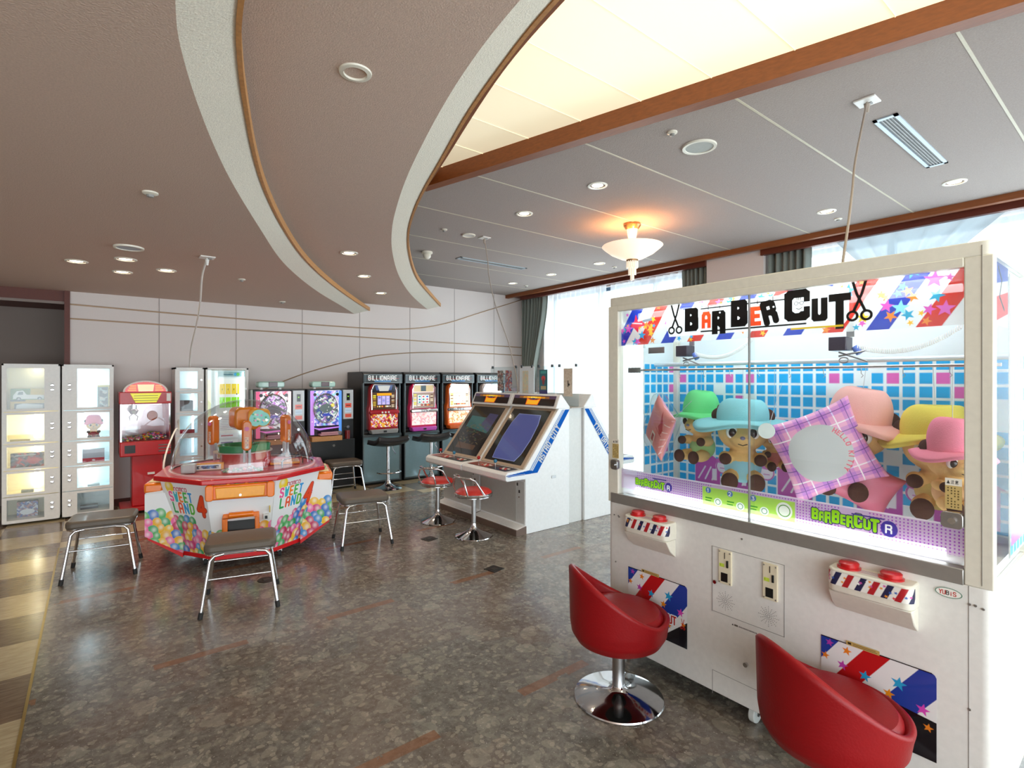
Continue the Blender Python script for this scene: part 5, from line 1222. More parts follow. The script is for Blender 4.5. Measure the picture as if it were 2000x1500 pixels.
a2 = Art(.11, .27, 300, '#dcd2b8'); a2.noise(0.01, .01, .10, .26, .02, ['#dcc8a8', '#d8d2b0', '#c8d0c0'], 5)
a3 = Art(.14, .28, 300, '#2f6a76'); a3.rect(.02, .235, .12, .265, '#3ea0a0'); a3.ell(.07, .18, .035, .03, '#c8484a'); a3.ell(.07, .14, .02, .04, '#8a3a3a'); a3.rect(.025, .05, .115, .09, '#b0a078'); a3.rect(0, 0, .14, .04, '#3a3a78')
a4 = Art(.14, .31, 300, '#cdbfae'); a4.noise(0.01, .01, .13, .30, .012, ['#cdbfae', '#c4b4a2', '#d4c8b8'], 8); a4.line([(.07, .17), (.07, .11)], .014, '#141414'); a4.ell(.085, .13, .012, .014, '#141414')
board(5.58, 5.02, 'clear board with two crowded printed sheets, leftmost on the video cabinets', [(-.13, -.01, .15, .41, a1), (.03, .17, .15, .41, a1b)])
board(4.98, 4.71, 'frosted board with a faded beige sheet, second from the left on the video cabinets', [(-.08, .03, .13, .40, a2)], frost=True)
board(4.67, 4.36, 'clear board with a teal poster standing on the video cabinets', [(-.10, .04, .13, .41, a3)])
board(4.32, 3.98, 'clear board with a tan sheet and black mark, rightmost on the video cabinets', [(-.06, .08, .11, .42, a4)])
bx('cabinet_bridge', mat('bridge_beige', '#b9b0a6', .5), (3.985, 3.99, 1.235, 4.185, 5.58, 1.245), None)
tag(bpy.data.objects['cabinet_bridge'], 'beige board bridging the gap between the back to back video cabinets', 'shelf')
bx('gap_cover', mat('gap_cover_white', '#d9dcda', .5), (3.98, 4.04, 0, 4.19, 4.05, 1.233), None, 0)
tag(bpy.data.objects['gap_cover'], 'pale panel closing the gap between the back to back video cabinets', 'panel')

# ================================================================== SLOT MACHINES
def slot(x, label, k, y=7.27):
    t = thing('slot_machine', label, 'slot machine', (x, y, 0), 0, 'slot machines in a row along the back wall')
    W2 = .315; M_cab = mat('slot_cabinet_black', '#15181a', .3); M_gr = mat('slot_grey_metal', '#5d686c', .3, .4)
    MB().prism([(.02, 0), (.02, .72), (.06, .76), (.06, 1.45), (.0, 1.48), (.0, 1.62), (.06, 1.655), (.60, 1.655), (.60, 0)], -W2, W2, 'x').build('cabinet_body', M_cab, t, bevel=.01)
    bx('lower_door', mat('slot_door_blue_grey', '#86a3ab', .18, .3, coat=.4), (-W2+.015, .005, .05, W2-.05, .03, .70), t, .004)
    fr = MB().box(-W2, .0, .03, -W2+.02, .03, .72).box(W2-.055, 0, .03, W2-.035, .03, .72).box(-W2, 0, .03, W2-.035, .03, .05).box(-W2, -.01, .70, W2-.03, .05, .735); fr.build('door_frame', M_gr, t, bevel=.004)
    for q in (-W2, W2-.055): bx('frame_rail', M_gr, (q, .0, .735, q+.018, .06, 1.49), t, .003)
    a = Art(.60, .13, 420, '#444f54'); a.rect(0, 0, .6, .010, '#788488'); a.rect(0, .12, .6, .13, '#6c787c'); a.rect(.03, .012, .56, .118, '#2e3436')
    a.line([(.05, .068), (.55, .068)], .004, '#c03028')
    a.text('BILLIONAIRE', .07, .045, .062, '#f4f6f4', th=.15, wx=.80, adv=.98); a.rect(.16, .022, .42, .036, '#3f86c4')
    a.panel('header_sign', (-.30, -.004, 1.487), (.60, 0, 0), (0, .0, .13), 'print_lit_0.15', t)
    c1 = ['#a01822', '#d01a5a', '#e86a1c', '#e8dcd8'][k]; M_c = mat('slot_colour_%d' % k, c1, .2, coat=.6)
    # machine proper
    fb = [(-.235, .80), (.225, .80), (.235, 1.12), (.215, 1.17), (.205, 1.42), (.165, 1.475), (-.175, 1.475), (-.215, 1.42), (-.225, 1.17), (-.245, 1.12)]
    mc = MB().prism(fb, -.03, .12, 'y').build('slot_unit', M_c, t, bevel=.015)
    a = Art(.36, .36, 420, ['#181420', '#f0d8e0', '#fdf2e6', '#fff6f6'][k]); rs = random.Random(k)
    if k == 0:
        a.poly([(.04, .36), (.32, .36), (.30, .28), (.06, .28)], '#3a4a78'); a.poly([(.08, .35), (.28, .35), (.25, .27), (.11, .27)], '#b8b8b4')
        a.rect(0, .0, .36, .25, '#4a3428'); a.rect(.07, .205, .30, .24, '#f0a020')
    else:
        a.rect(.01, .25, .35, .35, ['', '#c8b48a', '#f8f6da', '#fdfdfd'][k]); a.rect(.13, .26, .22, .345, ['', '#4a5a62', '#ffffff', '#fdfdfd'][k]); a.rect(0, .0, .36, .24, ['', '#9a8478', '#f2e8c8', '#fbf6f2'][k])
    for j in range(3):
        x0 = .08+j*.066; a.rect(x0, .07, x0+.06, .20, ['#a8a4d8', '#e4f0ec', '#fbfcf6', '#fdfdfd'][k])
        for q in range(3): a.ell(x0+.03, .09+q*.043, .02, .014, rs.choice([['#7a6ac0', '#c8b8f0', '#9088d0'], ['#3a8a8a', '#c84a5a', '#3a6ab8'], ['#d8ccc0', '#c4d8c8', '#e8b8a8'], ['#f0d8d8']][k]))
    for q in range(8): a.rect(.01, .03+q*.024, .055, .044+q*.024, rs.choice(['#e8d83a', '#c8a83a', '#8a5a3a', '#e8e8c8'])); a.rect(.30, .03+q*.024, .345, .044+q*.024, rs.choice(['#b88a5a', '#6a4a3a', '#d8c8a8']))
    for q in range(16): a.ell(.08+q*.014, .045, .008, .012, rs.choice(['#e8e0d0', '#d84a3a', '#f0b84a', '#5a3a3a']))
    a.panel('reel_window', (-.185, -.033, 1.10), (.36, 0, 0), (0, 0, .36), 'print_lit_%s' % ('0.55', '0.6', '0.7', '0.8')[k], mc)
    sf = MB().tube([(-.195, -.035, 1.10), (-.20, -.035, 1.38), (-.165, -.035, 1.465), (.155, -.035, 1.465), (.19, -.035, 1.38), (.185, -.035, 1.10)], .009, 8); sf.build('chrome_trim', M_chrome, mc)
    bx('button_ledge', M_chrome if k else mat('ledge_red', '#b01828', .25, coat=.5), (-.235, -.075, 1.035, .225, -.02, 1.085), mc, .012)
    for j in range(3): MB().cyl((-.05+j*.05, -.084, 1.06), (-.05+j*.05, -.07, 1.06), .013).build('stop_button', mat('stop_white', '#f4f2ee', .2), mc)
    a = Art(.42, .19, 420, ['#f2d8b0', '#fbe0dc', '#fdeeda', '#fff2ee'][k]); 
    pal = [['#e8781c', '#f8c84a', '#8a2a2a', '#c8405a', '#f4e8d8', '#d8a8b8'], ['#fbe8e4', '#f4c8c0', '#fdf2ea', '#f0a8b0'], ['#fff0dc', '#f4c890', '#f8d8b8', '#ec9a62', '#f8e4d0'], ['#fff', '#fee']][k]
    pal = [p if len(p) == 7 else '#ffeeee' for p in pal]; a.noise(0, 0, .42, .19, .022, pal, 12+k)
    a.panel('belly_glass', (-.21, -.036, .84), (.42, 0, 0), (0, 0, .19), 'print_lit_%s' % ('0.4', '0.55', '0.6', '0.7')[k], mc)
    MB().prism([(-.205, .745), (.20, .745), (.215, .81), (-.225, .81)], -.075, .05, 'y').build('coin_tray', [M_grey, mat('tray_magenta', '#c850b8', .25), mat('tray_orange', '#d8601c', .25), M_grey][k], mc, bevel=.012)
    bx('tray_outlet', M_black, (-.03, -.0765, .765, .02, -.072, .792), mc)
    a = Art(.06, .30, 200, '#dfe2e0'); a.rect(.005, .02, .055, .12, '#d8a0a0'); a.rect(.005, .14, .055, .28, '#c8d0d8'); a.panel('notice_sheet', (.228, .055, 1.12), (.045, 0, 0), (0, 0, .30), 'print', t)
xs = [3.35, 4.01, 4.67, 5.34]
for k, (x, lab) in enumerate(zip(xs, ('dark slot machine with red unit and orange picture, first from the left', 'dark slot machine with pink unit and magenta tray', 'dark slot machine with glowing orange unit, left of the poster boards', 'dark slot machine with pale unit half hidden behind the poster boards'))): slot(x, lab, k)

# ================================================================== PACHINKO MACHINES
def pachinko(x, label, k, y=7.30):
    t = thing('pachinko_machine', label, 'pachinko machine', (x, y, 0), 0, 'pachinko machines along the back wall')
    W2 = .325
    bx('lower_cabinet', mat('slot_cabinet_black'), (-W2, .0, .03, W2, .5, .70), t, .006); bx('upper_cabinet', mat('slot_cabinet_black'), (-W2, .05, .70, W2, .5, 1.41), t, .006)
    bx('foot_rail', M_steel, (-W2, -.002, .03, W2, .004, .045), t)
    bx('wood_shelf', M_woodl, (-W2+.01, -.12, .70, .10, .06, .765), t, .004)
    MB().cyl((.02, -.014, .62), (.02, .002, .62), .018).build('key_lock', M_chrome, t)
    fr = MB().prism(rrect(-W2+.015, .78, .12, 1.395, .02), -.02, .06, 'y').build('game_frame', mat('pachinko_frame_%d' % k, ('#b8a0b8', '#9fb4d8')[k], .25, .3), t, bevel=.008)
    a = Art(.43, .60, 360, ('#f0e4ea', '#a0a8d8')[k]); rs = random.Random(30+k)
    a.noise(0, .12, .43, .60, .03, (['#f6eef2', '#e8506a', '#fbfbfb', '#2a1418', '#e89ac0', '#c8c0c8'], ['#b8a8f0', '#8090e0', '#e4dcfa', '#9adbe8', '#5a68c8', '#c8b0e8'])[k], 40+k)
    a.rect(0, 0, .43, .12, '#1c1420'); a.rect(0, 0, .05, .6, ('#f06a98', '#c88af0')[k]); a.rect(.39, 0, .43, .6, ('#fbe0e0', '#5a9af0')[k])
    a.ell(.215, .36, .175, .205, '#8a9098'); a.ell(.215, .36, .165, .195, '#39404a')
    m = ((a.X-.215)/.16)**2+((a.Y-.36)/.19)**2 < 1; keep = a.A.copy(); a.noise(.05, .16, .38, .56, .024, (['#4a3a52', '#b86ac8', '#7a8088', '#d8a8e8', '#2a2a38', '#e0d8e8'], ['#4a5a6a', '#8aa8a8', '#c8d8c8', '#3a4a8a', '#a07ab8', '#e0e8e8', '#6a6a72'])[k], 50+k); a.A[~m] = keep[~m]
    a.ell(.215, .36, .09, .06, ('#3a3444', '#5a6a6a')[k]); a.ell(.215, .27, .06, .02, '#3a4ab0')
    if k: 
        for q in range(6): a.ell(.305+.016*math.cos(q*PI/3), .40+.016*math.sin(q*PI/3), .010, .010, '#f0d83a')
        a.ell(.305, .40, .007, .007, '#ffffff')
    for q in (.06, .37): a.ell(q, .55, .022, .022, '#0c0c12')
    a.poly([(.02, .10), (.12, .06), (.40, .085), (.40, .10), (.12, .085)], ('#e870c8', '#c88af8')[k])
    for q in range(14): a.ell(rs.uniform(.02, .41), rs.uniform(.13, .58), .006, .006, '#ffffff')
    a.panel('playfield', (-W2+.02, -.0225, .785), (.43, 0, 0), (0, 0, .60), 'print_lit_0.45', fr)
    MB().tube([(-.095+.17*math.cos(q), -.03, 1.145+.20*math.sin(q)) for q in [2*PI*i/40 for i in range(40)]], .008, 8, closed=True).build('chrome_ring', M_chrome, fr)
    tr = MB().box(-.20, -.11, .775, .05, -.02, .80).box(-.19, -.115, .80, .04, -.10, .825).build('ball_tray', mat('pink_tray', '#c8909a', .3), fr, bevel=.005)
    MB().cyl((.08, -.07, .80), (.08, -.02, .80), .03).build('shooter_handle', M_chrome, fr)
    cu = bx('card_unit', mat('card_silver', '#b9bcc0', .3, .5), (.15, -.01, .98, .30, .05, 1.395), t, .005)
    a = Art(.12, .40, 360, '#b4b8ba'); a.rect(.035, .26, .085, .36, '#0c1410'); a.rect(.05, .31, .07, .325, '#9af03a'); a.rect(.015, .16, .105, .22, '#e05a4a'); a.rect(.03, .185, .09, .195, '#301818'); a.rect(.015, .09, .105, .15, '#c8dcec'); a.rect(.015, .02, .105, .07, '#e0604e')
    for q in range(5): a.line([(.02, .03+q*.008), (.10, .03+q*.008)], .002, '#8a2a22'); a.line([(.02, .10+q*.009), (.10, .10+q*.009)], .002, '#3a6a9a')
    a.panel('card_unit_face', (.165, -.012, .985), (.12, 0, 0), (0, 0, .40), 'print_lit_0.15', cu)
    MB().cyl((.225, -.008, .87), (.225, .06, .87), .02).build('cup_hook', M_chrome, t); MB().lathe([(0, .70), (.035, .70), (.038, .82), (0, .82)], c=(.225, .02, 0), n=20).build('red_cup', mat('dark_red_gloss', '#7a1014', .2, coat=.5), t)
    lp = MB().prism(rrect(-.27, 1.435, .06, 1.515, .03), .03, .17, 'y').build('data_counter', mat('mint_glass', '#a9cfc2', .15, coat=.6), t, bevel=.015)
    bx('counter_display', mat('counter_dark', '#6a5a60', .2), (-.14, .022, 1.445, -.03, .035, 1.508), lp, .004)
    for q in (-.22, .01): MB().cyl((q, .08, 1.40), (q, .08, 1.44), .02).build('counter_foot', M_white, lp)
pachinko(1.92, 'pachinko machine with pink and red lights seen through the clear dome', 0); pachinko(2.60, 'pachinko machine with lilac frame and round playfield next to the slot machines', 1)

# ================================================================== PRIZE LOCKERS
def locker(x, y, w_, h_, rows, label, side, warm, tagname='prize_locker', d=.38, group='white prize lockers by the back wall'):
    t = thing(tagname, label, 'prize locker', (x, y, 0), 0, group)
    W2 = w_/2; em = ('#fff5d4' if warm else '#e4f6ff')
    inn = mat('locker_inside_warm', '#f2e9c6', .4) if warm else mat('locker_inside_cool', '#dcecf0', .4)
    b_ = MB().box(-W2, .02, .02, -W2+.015, d, h_).box(W2-.015, .02, .02, W2, d, h_).box(-W2, d-.01, .02, W2, d, h_).box(-W2, .02, h_-.02, W2, d, h_).box(-W2, .02, .02, W2, d, .05)
    b_.build('carcass', M_white, t)
    inb = MB().box(-W2+.016, d-.014, .05, W2-.016, d-.011, h_-.02); inb.build('back_lining', inn, t)
    z = h_-.015; out = []
    for i, rh in enumerate(rows):
        z1 = z; z0 = z-rh; z = z0
        bx('shelf', inn, (-W2+.016, .03, z0-.003, W2-.016, d-.012, z0+.006), t)
        f0, f1 = (-W2+.04, W2-.13) if side > 0 else (-W2+.13, W2-.04)
        if w_ < .4: f0, f1 = -W2+.05, W2-.07
        dr = MB(); e = .004
        for q in ((-W2+.003, z0+e, f0, z1-e), (f1, z0+e, W2-.003, z1-e), (f0, z0+e, f1, z0+.03), (f0, z1-.03, f1, z1-e)): dr.box(q[0], 0, q[1], q[2], .018, q[3])
        do = dr.build('door', M_white, t)
        MB().box(f0, .007, z0+.03, f1, .010, z1-.03).build('door_glass', M_glass, do)
        lx = (W2-.065) if side > 0 else (-W2+.065)
        if w_ >= .4:
            for dz in (.035, -.015): MB().lathe([(.017, 0), (.015, .008), (.010, .009), (.009, .003), (0, .003)], n=20).build('lock_dial', M_chrome, do).matrix_local = Matrix.Translation((lx, -.0, (z0+z1)/2+dz)) @ Matrix.Rotation(PI/2, 4, 'X')
        else: MB().cyl((W2-.03, -.006, (z0+z1)/2), (W2-.03, 0, (z0+z1)/2), .010).build('door_lock', M_chrome, do)
        out.append((x+(f0+f1)/2, y+.18, z0+.007, z1-z0))
        lit = (w_ < .4) or i not in (rows and [len(rows)-1] or [])
        tz0, tz1 = z0+.035, z1-.04
        tx = (W2-.085 if w_ < .4 else (0.03 if side > 0 else -.01))
        if i == 0 and warm and w_ > .4: tz0 = z1-.06; 
        m_ = mat('locker_tube_warm' if warm else 'locker_tube_cool', '#ffffff', .4, emit=em, es=7.0 if w_ > .4 else 5.0)
        if lit: MB().cyl((tx, .30, tz0), (tx, .30, max(tz1, tz0+.03)), .030 if w_ > .4 else .012, n=14).build('lamp_tube', m_, t)
    return t, out
rows = [.415, .285, .235, .235, .255]
t1, o1 = locker(-.525, 7.60, .465, 1.71, [.495, .34, .28, .275, .28], 'tall white prize locker with warm lit windows, leftmost against the recess', 1, True)
t2, o2 = locker(-.05, 7.60, .455, 1.71, [.495, .34, .28, .275, .28], 'tall white prize locker with cool lit windows beside the red sweet machine', -1, False)
t3, o3 = locker(.93, 7.60, .31, 1.69, [.277]*6, 'slim white prize locker behind the candy machine dome', 1, False)
# boxed prizes in the lockers
def carton(p, w_, h_, d_, art, lab, dx=0, dz=0, dy=0, cat='box'):
    x, y, z, _ = p; t = thing('prize_box', lab, cat, (x+dx, y+dy, z+dz), 0)
    bx('carton', mat('carton_'+lab[:14].replace(' ', '_'), '#8a8478', .4), (-w_/2, 0, 0, w_/2, d_, h_), t)
    art.panel('box_print', (-w_/2, -.0015, 0), (w_, 0, 0), (0, 0, h_), 'print', t)
a = Art(.29, .235, 420, '#5a7a34'); a.rect(.16, .15, .29, .235, '#c8a820'); a.poly([(.02, .125), (.02, .16), (.05, .21), (.10, .215), (.13, .17), (.27, .165), (.27, .125)], '#d8dcda'); a.poly([(.055, .17), (.065, .20), (.10, .205), (.10, .17)], '#4a5a5a')
for x in (.065, .235): a.ell(x, .125, .020, .020, '#15171a'); a.ell(x, .125, .010, .010, '#b0b0b0')
a.rect(0, .0, .29, .115, '#b8941c'); a.rect(.03, .0, .29, .075, '#2a2c30'); a.poly([(.04, .015), (.05, .06), (.10, .075), (.26, .06), (.26, .015)], '#c4c8ca'); a.rect(0, .098, .12, .115, '#15151a')
carton(o1[0], .29, .235, .08, a, 'green and yellow toy van box in the top left locker window', dz=0, dx=.01)
a = Art(.27, .155, 420, '#4a3f38'); a.noise(0, 0, .27, .155, .02, ['#3a332e', '#6a5a50', '#9a8a80', '#8a3a30', '#c04a34', '#5a5a5a'], 8); a.ell(.185, .07, .05, .04, '#b8402c'); a.line([(.04, .13), (.2, .135)], .008, '#c8d0d4')
carton(o1[2], .27, .155, .08, a, 'dark toy box with red picture in the third left locker window')
a = Art(.17, .18, 420, '#9a7a82'); a.noise(0, 0, .17, .18, .016, ['#8a6a7a', '#6a7ab8', '#c8d0e0', '#b88a8a', '#4a5a9a'], 9); a.ell(.085, .07, .06, .03, '#e8ecf4')
carton(o1[4], .17, .18, .08, a, 'purple and blue card box in the lowest left locker window')
carton(o1[1], .16, .024, .08, Art(.16, .024, 300, '#a89838'), 'flat olive box lying in the second left locker window', dx=-.06)
carton(o1[3], .10, .03, .06, Art(.10, .03, 300, '#8a9088'), 'small grey box under the lamp in the fourth left locker window')
a = Art(.11, .27, 400, '#c8b058'); a.rect(.0, 0, .10, .25, '#6a7a78'); a.noise(.02, .02, .09, .24, .018, ['#4a4a52', '#8a9a98', '#2a2c34', '#a8a49a'], 4)
carton(o2[0], .11, .27, .08, a, 'tall narrow figure box in the top window of the cool lit locker', dx=.09)
a = Art(.20, .15, 400, '#c2bec8'); a.rect(0, 0, .20, .05, '#c41a30'); a.ell(.10, .025, .015, .010, '#e8d0d0')
carton(o2[2], .20, .15, .08, a, 'grey and red box in the third window of the cool lit locker')
a = Art(.16, .06, 400, '#38404a'); a.rect(0, .04, .16, .06, '#9aa8b0'); carton(o2[4], .16, .06, .08, a, 'flat dark box in the lowest window of the cool lit locker', dx=-.04)
carton(o2[3], .11, .02, .06, Art(.11, .02, 300, '#b8c0c0'), 'flat pale box in the fourth window of the cool lit locker')
# small plain bear in the second window
pb_ = plush(-.05+.045, 7.72, .0, .9, 0, hat('locker_pink_felt', '#f08aa8'), hat('crimson_suit', '#a0182a'), 'small stuffed bear in a pink hat sitting in the lit locker window', tall=1.0, brim=.35)
pb_['group'] = 'stuffed bears'; pb_.location = (o2[1][0], 7.73, o2[1][2]+.155); pb_.scale = (.85, .85, .85)
for ch in list(pb_.children):
    if ch.name.startswith('hanging_string'): bpy.data.objects.remove(ch)
a = Art(.17, .025, 300, '#281a30'); carton(o3[0], .17, .025, .08, a, 'row of dark gadgets in the top window of the slim locker', dx=-.02)
a = Art(.18, .15, 400, '#8a868c'); a.rect(.08, .04, .18, .15, '#4a444a'); a.rect(0, 0, .18, .035, '#a8a0a4'); carton(o3[1], .18, .15, .08, a, 'grey gadget box in the second window of the slim locker', dx=-.02)
a = Art(.21, .055, 400, '#c41a34'); a.ell(.10, .028, .025, .014, '#e88a94'); carton(o3[2], .21, .055, .08, a, 'red flat box in the third window of the slim locker', dx=-.02)
a = Art(.17, .11, 400, '#6a7ac0'); a.noise(0, 0, .17, .11, .02, ['#6a7ad0', '#a8b0e8', '#4a4a78', '#c8c0e0'], 7); carton(o3[4], .17, .11, .08, a, 'blue toy box in the fifth window of the slim locker', dx=-.02)
a = Art(.17, .12, 400, '#7a82c8'); a.noise(0, 0, .17, .12, .02, ['#7a8ad8', '#b8c0f0', '#5a5a88'], 17); carton(o3[5], .17, .12, .08, a, 'blue toy box in the lowest window of the slim locker', dx=-.02)

# capsule/card vending cabinet with number cards
vc = thing('card_vending_cabinet', 'white glass fronted vending cabinet with rows of yellow and green cards', 'vending machine', (1.35, 7.60, 0))
fr = MB().box(-.245, 0, .02, -.225, .36, 1.69).box(.225, 0, .02, .245, .36, 1.69).box(-.245, 0, 1.67, .245, .36, 1.69).box(-.245, 0, .02, .245, .36, .06).box(-.245, .34, .02, .245, .36, 1.69).build('carcass', M_white, vc)
a = Art(.44, 1.60, 300, '#d4dede'); a.rect(.10, 0, .12, 1.57, '#fbffff'); a.rect(.12, .75, .44, 1.50, '#fafdf6'); a.rect(.0, .95, .045, 1.48, '#f2f0b0')
a.rect(.13, 1.52, .44, 1.59, '#8aa8a8'); a.rect(.19, 1.54, .30, 1.555, '#3a6a78'); a.ell(.33, 1.55, .02, .02, '#2a9ac8'); a.ell(.36, 1.55, .02, .02, '#5ab04a')
for r_, c in enumerate(('#fbd83a', '#8fe81e')):
    for q in range(3): x = .145+q*.068; zz = 1.29-r_*.175; a.rect(x, zz, x+.062, zz+.135, c); a.rect(x+.026, zz+.05, x+.034, zz+.075, '#6a7a1a')
    a.rect(.35, 1.29-r_*.175, .375, 1.425-r_*.175, c); a.rect(.34, 1.28-r_*.175, .352, 1.30-r_*.175, '#30483a')
for q in range(9): a.rect(.15, 1.00-q*.022, .37, 1.006-q*.022, '#9a9ab8')
for q, c in enumerate(('#c8707a', '#5a6a9a')): a.rect(.14, .72-q*.09, .36, .78-q*.09, '#eef4f6'); a.rect(.16, .74-q*.09, .30, .755-q*.09, c)
a.rect(.12, .05, .44, .52, '#b08a60')
a.panel('card_panel', (-.22, .10, .06), (.44, 0, 0), (0, 0, 1.60), 'print_lit_0.35', vc)
MB().box(-.225, .004, .06, .225, .008, 1.67).build('door_glass', M_glass, vc)
MB().cyl((.195, .07, .8), (.195, .07, 1.64), .010).build('lamp_tube', mat('locker_tube_cool', '#ffffff', .4), vc)
MB().cyl((.215, -.012, 1.42), (.215, .004, 1.42), .010).build('door_lock', M_steel, vc)
bx('door_frame', M_alu, (.205, -.002, .06, .225, .004, 1.67), vc)

# ================================================================== RED SWEET GRABBER
rg = thing('sweet_grabber', 'small red sweet grabbing machine with yellow grille sign and arched top', 'prize machine', (.47, 7.42, 0))
M_r2 = mat('red_cabinet', '#b80f16', .35, coat=.3)
bx('base_plate', M_r2, (-.24, -.02, .03, .24, .44, .075), rg, .006); bx('pedestal', M_r2, (-.13, .06, .075, .17, .40, .66), rg, .008)
bx('pedestal_label', mat('label_white', '#e6e0dc', .4), (.02, .055, .43, .09, .06, .455), rg)
for q in (-.2, .2): bx('foot', M_black, (q-.03, .0, 0, q+.03, .06, .03), rg)
bx('control_shelf', M_r2, (-.245, -.02, .66, .245, .42, .83), rg, .012)
bx('prize_mouth', M_black, (-.20, -.024, .70, -.10, -.018, .79), rg)
for z in (.70, .735, .77): bx('chrome_stripe', M_chrome, (.12, -.026, z, .24, -.018, z+.012), rg)
cs = MB(); 
for q in ((-.24, -.0), (.225, 0.0)): cs.box(q[0], .0, .83, q[0]+.015, .015, 1.26)
cs.build('case_post', M_chrome, rg)
MB().box(-.235, .003, .83, .235, .007, 1.26).build('front_glass', M_glass, rg)
for s in (-1, 1): bx('side_wall', mat('magenta_side', '#a83a6a', .3), (s*.235-.005, .015, .83, s*.235+.005, .40, 1.26), rg)
bx('back_wall_panel', mat('mirror_back', '#c9b0b4', .15, .6), (-.235, .395, .83, .235, .41, 1.26), rg)
bx('inner_lamp', mat('grabber_lamp', '#ffffff', .4, emit='#ffe8e0', es=1.2), (-.16, .10, 1.245, .16, .14, 1.258), rg)
MB().lathe([(.03, 1.26), (.03, 1.20), (.05, 1.18), (.03, 1.14), (0, 1.14)], c=(-.11, .12, 0), n=20).tube([(-.11, .12, 1.15), (-.15, .12, 1.11), (-.14, .12, 1.06)], .005, 6).tube([(-.11, .12, 1.15), (-.07, .12, 1.11), (-.08, .12, 1.06)], .005, 6).build('claw', M_chrome, rg)
bx('sweet_chute', M_acr, (-.19, .02, .85, -.07, .12, 1.0), rg)
MB().ell((.09, .38, 1.10), (.055, .01, .06)).build('orange_motif', mat('orange_motif', '#e8683a', .5), rg)
bx('header_box', M_r2, (-.25, -.02, 1.26, .25, .42, 1.40), rg, .008)
arch = [(-.215, 1.40)]+[(.215*math.cos(PI-a), 1.40+.13*math.sin(a)) for a in [PI*k/20 for k in range(1, 20)]]+[(.215, 1.40)]
MB().prism(arch, .0, .06, 'y').build('arch_top', mat('arch_white', '#e8dcd4', .4), rg)
a = Art(.40, .115, 400, '#d8241c'); a.poly([(.13, .005), (.27, .005), (.28, .085), (.12, .085)], '#f8d8a0')
for sx in (0, 1):
    for q in range(3): x0, x1 = (.03, .11) if sx == 0 else (.29, .37); a.rect(x0+q*.01*(1-sx), .01+q*.025, x1-q*.01*sx, .028+q*.025, '#f08a2a')
a.panel('arch_sign', (-.20, -.003, 1.40), (.40, 0, 0), (0, 0, .115), 'print_lit_0.4', rg, mask=lambda x, y: ((x-.5)/.49)**2+(y/1.0)**2 < 1)
gr = MB().prism([(-.15, 1.385), (.15, 1.385), (.10, 1.275), (-.10, 1.275)], -.032, -.018, 'y').build('yellow_grille', mat('yellow_lit', '#e8e030', .3, emit='#f0e830', es=.35), rg, bevel=.004)
for z in (1.30, 1.328, 1.356): bx('grille_slat', mat('grille_dark', '#7a7a18', .3), (-.115, -.035, z-.003, .115, -.03, z+.003), gr)
bx('coin_plate', mat('label_white'), (.20, -.026, 1.29, .24, -.019, 1.38), rg)
g_ = MB(); rs = random.Random(12)
for k in range(260):
    x = rs.uniform(-.215, .215); y = rs.uniform(.02, .38); z = .838+rs.uniform(0, .02)+.06*max(0, 1-abs(x-.08)/.2)*rs.random(); g_.cur = rs.randrange(6); g_.ell((x, y, z), (.014, .010, .009), 7, 5, Matrix.Rotation(rs.random()*3, 3, 'Z'))
g_.build('wrapped_sweets', [mat('sweet_b%d' % i, c, .3) for i, c in enumerate(('#e83a4a', '#f0c02a', '#4aa84a', '#e8e4dc', '#4a6ac8', '#e87ab0'))], None)
so = bpy.data.objects['wrapped_sweets.001']; so.location = (.47, 7.42, 0); tag(so, 'layer of mixed wrapped sweets inside the red grabbing machine', 'sweets'); so['kind'] = 'stuff'

# ================================================================== STOOLS
M_seatb = mat('brown_vinyl', '#5f554a', .45, bump=(200, .1), coat=.1)
def brown_stool(x, y, rz, label, first=None):
    if first: return dup(first, (x, y, 0), rz, label, 'brown vinyl stools with chrome legs')
    t = thing('low_stool', label, 'stool', (x, y, 0), rz, 'brown vinyl stools with chrome legs')
    MB().prism(rrect(-.22, -.17, .22, .17, .05, 6), .392, .452).build('seat', M_seatb, t, bevel=.018)
    MB().tube([(p[0], p[1], .388) for p in rrect(-.205, -.155, .205, .155, .04, 5)], .010, 8, closed=True).build('seat_frame', M_chrome, t)
    for sx in (-1, 1):
        for sy in (-1, 1):
            l = MB().tube([(sx*.10, sy*.155, .385), (sx*.155, sy*.165, .38), (sx*.178, sy*.172, .352), (sx*.226, sy*.215, .03)], .0115, 10).build('leg', M_chrome, t)
            MB().cyl((sx*.224, sy*.2135, .04), (sx*.230, sy*.219, 0), .015, n=14).build('rubber_foot', M_rubber, l)
    for sy in (-1, 1): MB().cyl((-.196, sy*.188, .235), (.196, sy*.188, .235), .006).build('stretcher', M_chrome, t)
    return t
b0 = brown_stool(.06, 5.38, math.radians(-8), 'low brown vinyl stool with chrome legs, leftmost, beside the candy machine')
brown_stool(.81, 4.06, math.radians(-14), 'low brown vinyl stool with chrome legs standing nearest the camera', b0)
brown_stool(2.01, 4.83, math.radians(-10), 'low brown vinyl stool between the candy machine and the red round stools', b0)
brown_stool(2.64, 6.98, math.radians(-4), 'low brown stool in front of the lilac pachinko machine', b0)
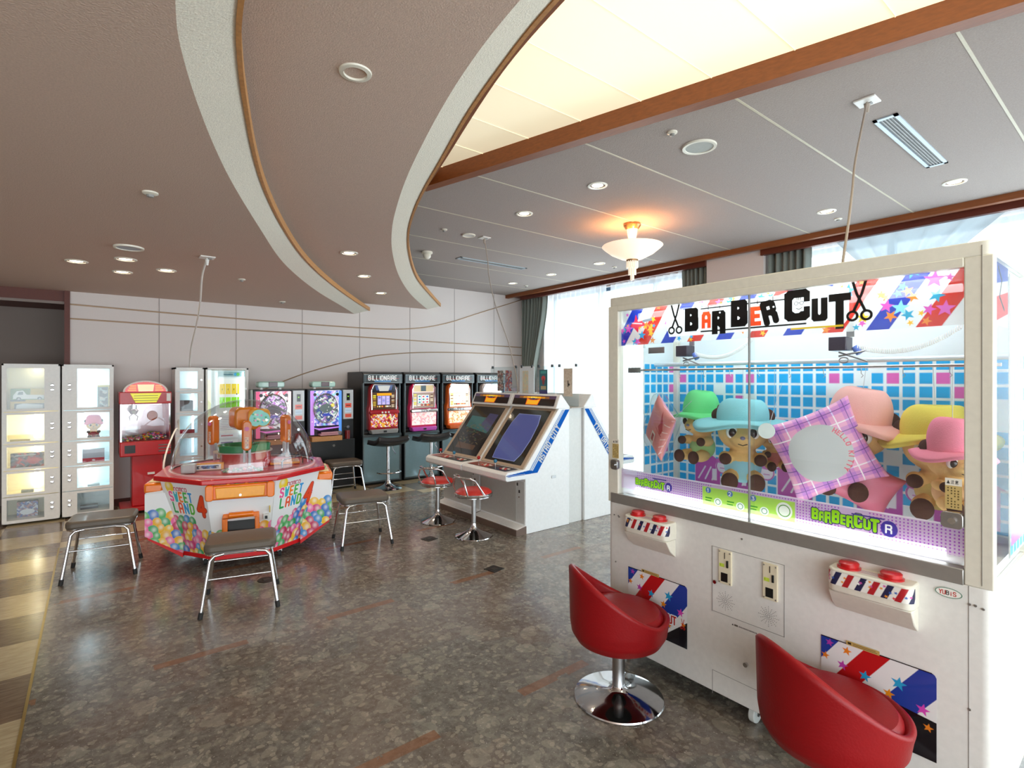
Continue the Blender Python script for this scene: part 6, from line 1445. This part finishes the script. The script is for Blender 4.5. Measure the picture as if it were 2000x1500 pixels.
def round_stool(x, y, rz, label, first=None):
    if first: return dup(first, (x, y, 0), rz, label, 'red round stools at the video cabinets')
    t = thing('round_stool', label, 'stool', (x, y, 0), rz, 'red round stools at the video cabinets')
    MB().lathe([(0, .475), (.10, .473), (.155, .462), (.178, .44), (.18, .425), (0, .42)], n=48).build('seat', mat('bright_red_vinyl', '#c8261c', .35, coat=.3), t)
    MB().lathe([(0, .41), (.185, .41), (.19, .418), (.19, .43), (.183, .436), (.17, .436)], n=48).build('seat_rim', M_chrome, t)
    MB().lathe([(.182, .398), (.186, .400), (.186, .408), (.182, .41), (0, .41), (0, .398)], n=48).build('lower_rim', M_chrome, t)
    MB().cyl((0, 0, .05), (0, 0, .40), .022, n=24).build('column', M_steel, t)
    MB().lathe([(.022, .13), (.026, .10), (.045, .07), (.09, .045), (.15, .022), (.182, .012), (.186, .004), (.182, 0), (0, 0)], n=56).build('base', M_chrome, t)
    # low wraparound rail: back at -x, arms forward
    for s in (-1, 1): MB().tube([(.02, s*.178, .43), (-.03, s*.175, .50), (-.075, s*.165, .575), (-.12, s*.14, .60), (-.165, s*.095, .60), (-.195, 0, .60)], .010, 10).build('back_rail', M_chrome, t)
    for s in (-1, 1): MB().tube([(-.135, s*.125, .425), (-.16, s*.135, .50), (-.165, s*.10, .575), (-.16, s*.05, .585)], .008, 10).build('rail_upright', M_chrome, t)
    return t
r0 = round_stool(2.93, 4.98, math.radians(10), 'red round chrome stool with low rail, at the green-pictured video cabinet')
round_stool(2.93, 4.29, math.radians(-5), 'red round chrome stool with low rail, at the blue-screened video cabinet', r0)
def bar_stool(x, y, rz, label, first=None):
    if first: return dup(first, (x, y, 0), rz, label, 'black bar stools at the slot machines')
    t = thing('bar_stool', label, 'stool', (x, y, 0), rz, 'black bar stools at the slot machines')
    def f(u, v):
        x = (u-.5)*.44; y = (v-.5)*.36; return (x, y, .66+.35*x*x*1.6+max(0, (.5-v))**2*.30-.0*y)
    s = MB().grid(f, 20, 14).build('seat', mat('black_leatherette', '#222123', .35, coat=.2), t, ang=180); sd = s.modifiers.new('pad', 'SOLIDIFY'); sd.thickness = .065; sd.offset = -1
    MB().tube([(-.22, -.18, .705), (0, -.185, .690), (.22, -.18, .705)], .012, 8).build('seat_edge_trim', M_steel, t)
    MB().cyl((0, 0, .08), (0, 0, .62), .024, n=24).build('column', M_chrome, t)
    MB().lathe([(.03, .12), (.035, .09), (.06, .06), (.12, .03), (.185, .014), (.195, .005), (.19, 0), (0, 0)], n=56).build('base', M_chrome, t)
    MB().tube([(.13*math.cos(a)*1.3, -.03-.13*math.sin(a), .24) for a in [-.35+(PI+.7)*k/20 for k in range(21)]], .010, 8).build('foot_ring', M_chrome, t)
    MB().tube([(.02, -.02, .63), (.05, -.05, .60), (.045, -.06, .56), (.08, -.08, .49)], .006, 8).build('height_lever', M_chrome, t)
    return t
s0 = bar_stool(3.25, 6.90, math.radians(0), 'black bar stool in front of the first slot machine from the left')
bar_stool(3.97, 6.95, math.radians(-6), 'black bar stool in front of the pink slot machine', s0)
bar_stool(4.66, 6.98, math.radians(-6), 'black bar stool in front of the orange slot machine, mostly hidden', s0)
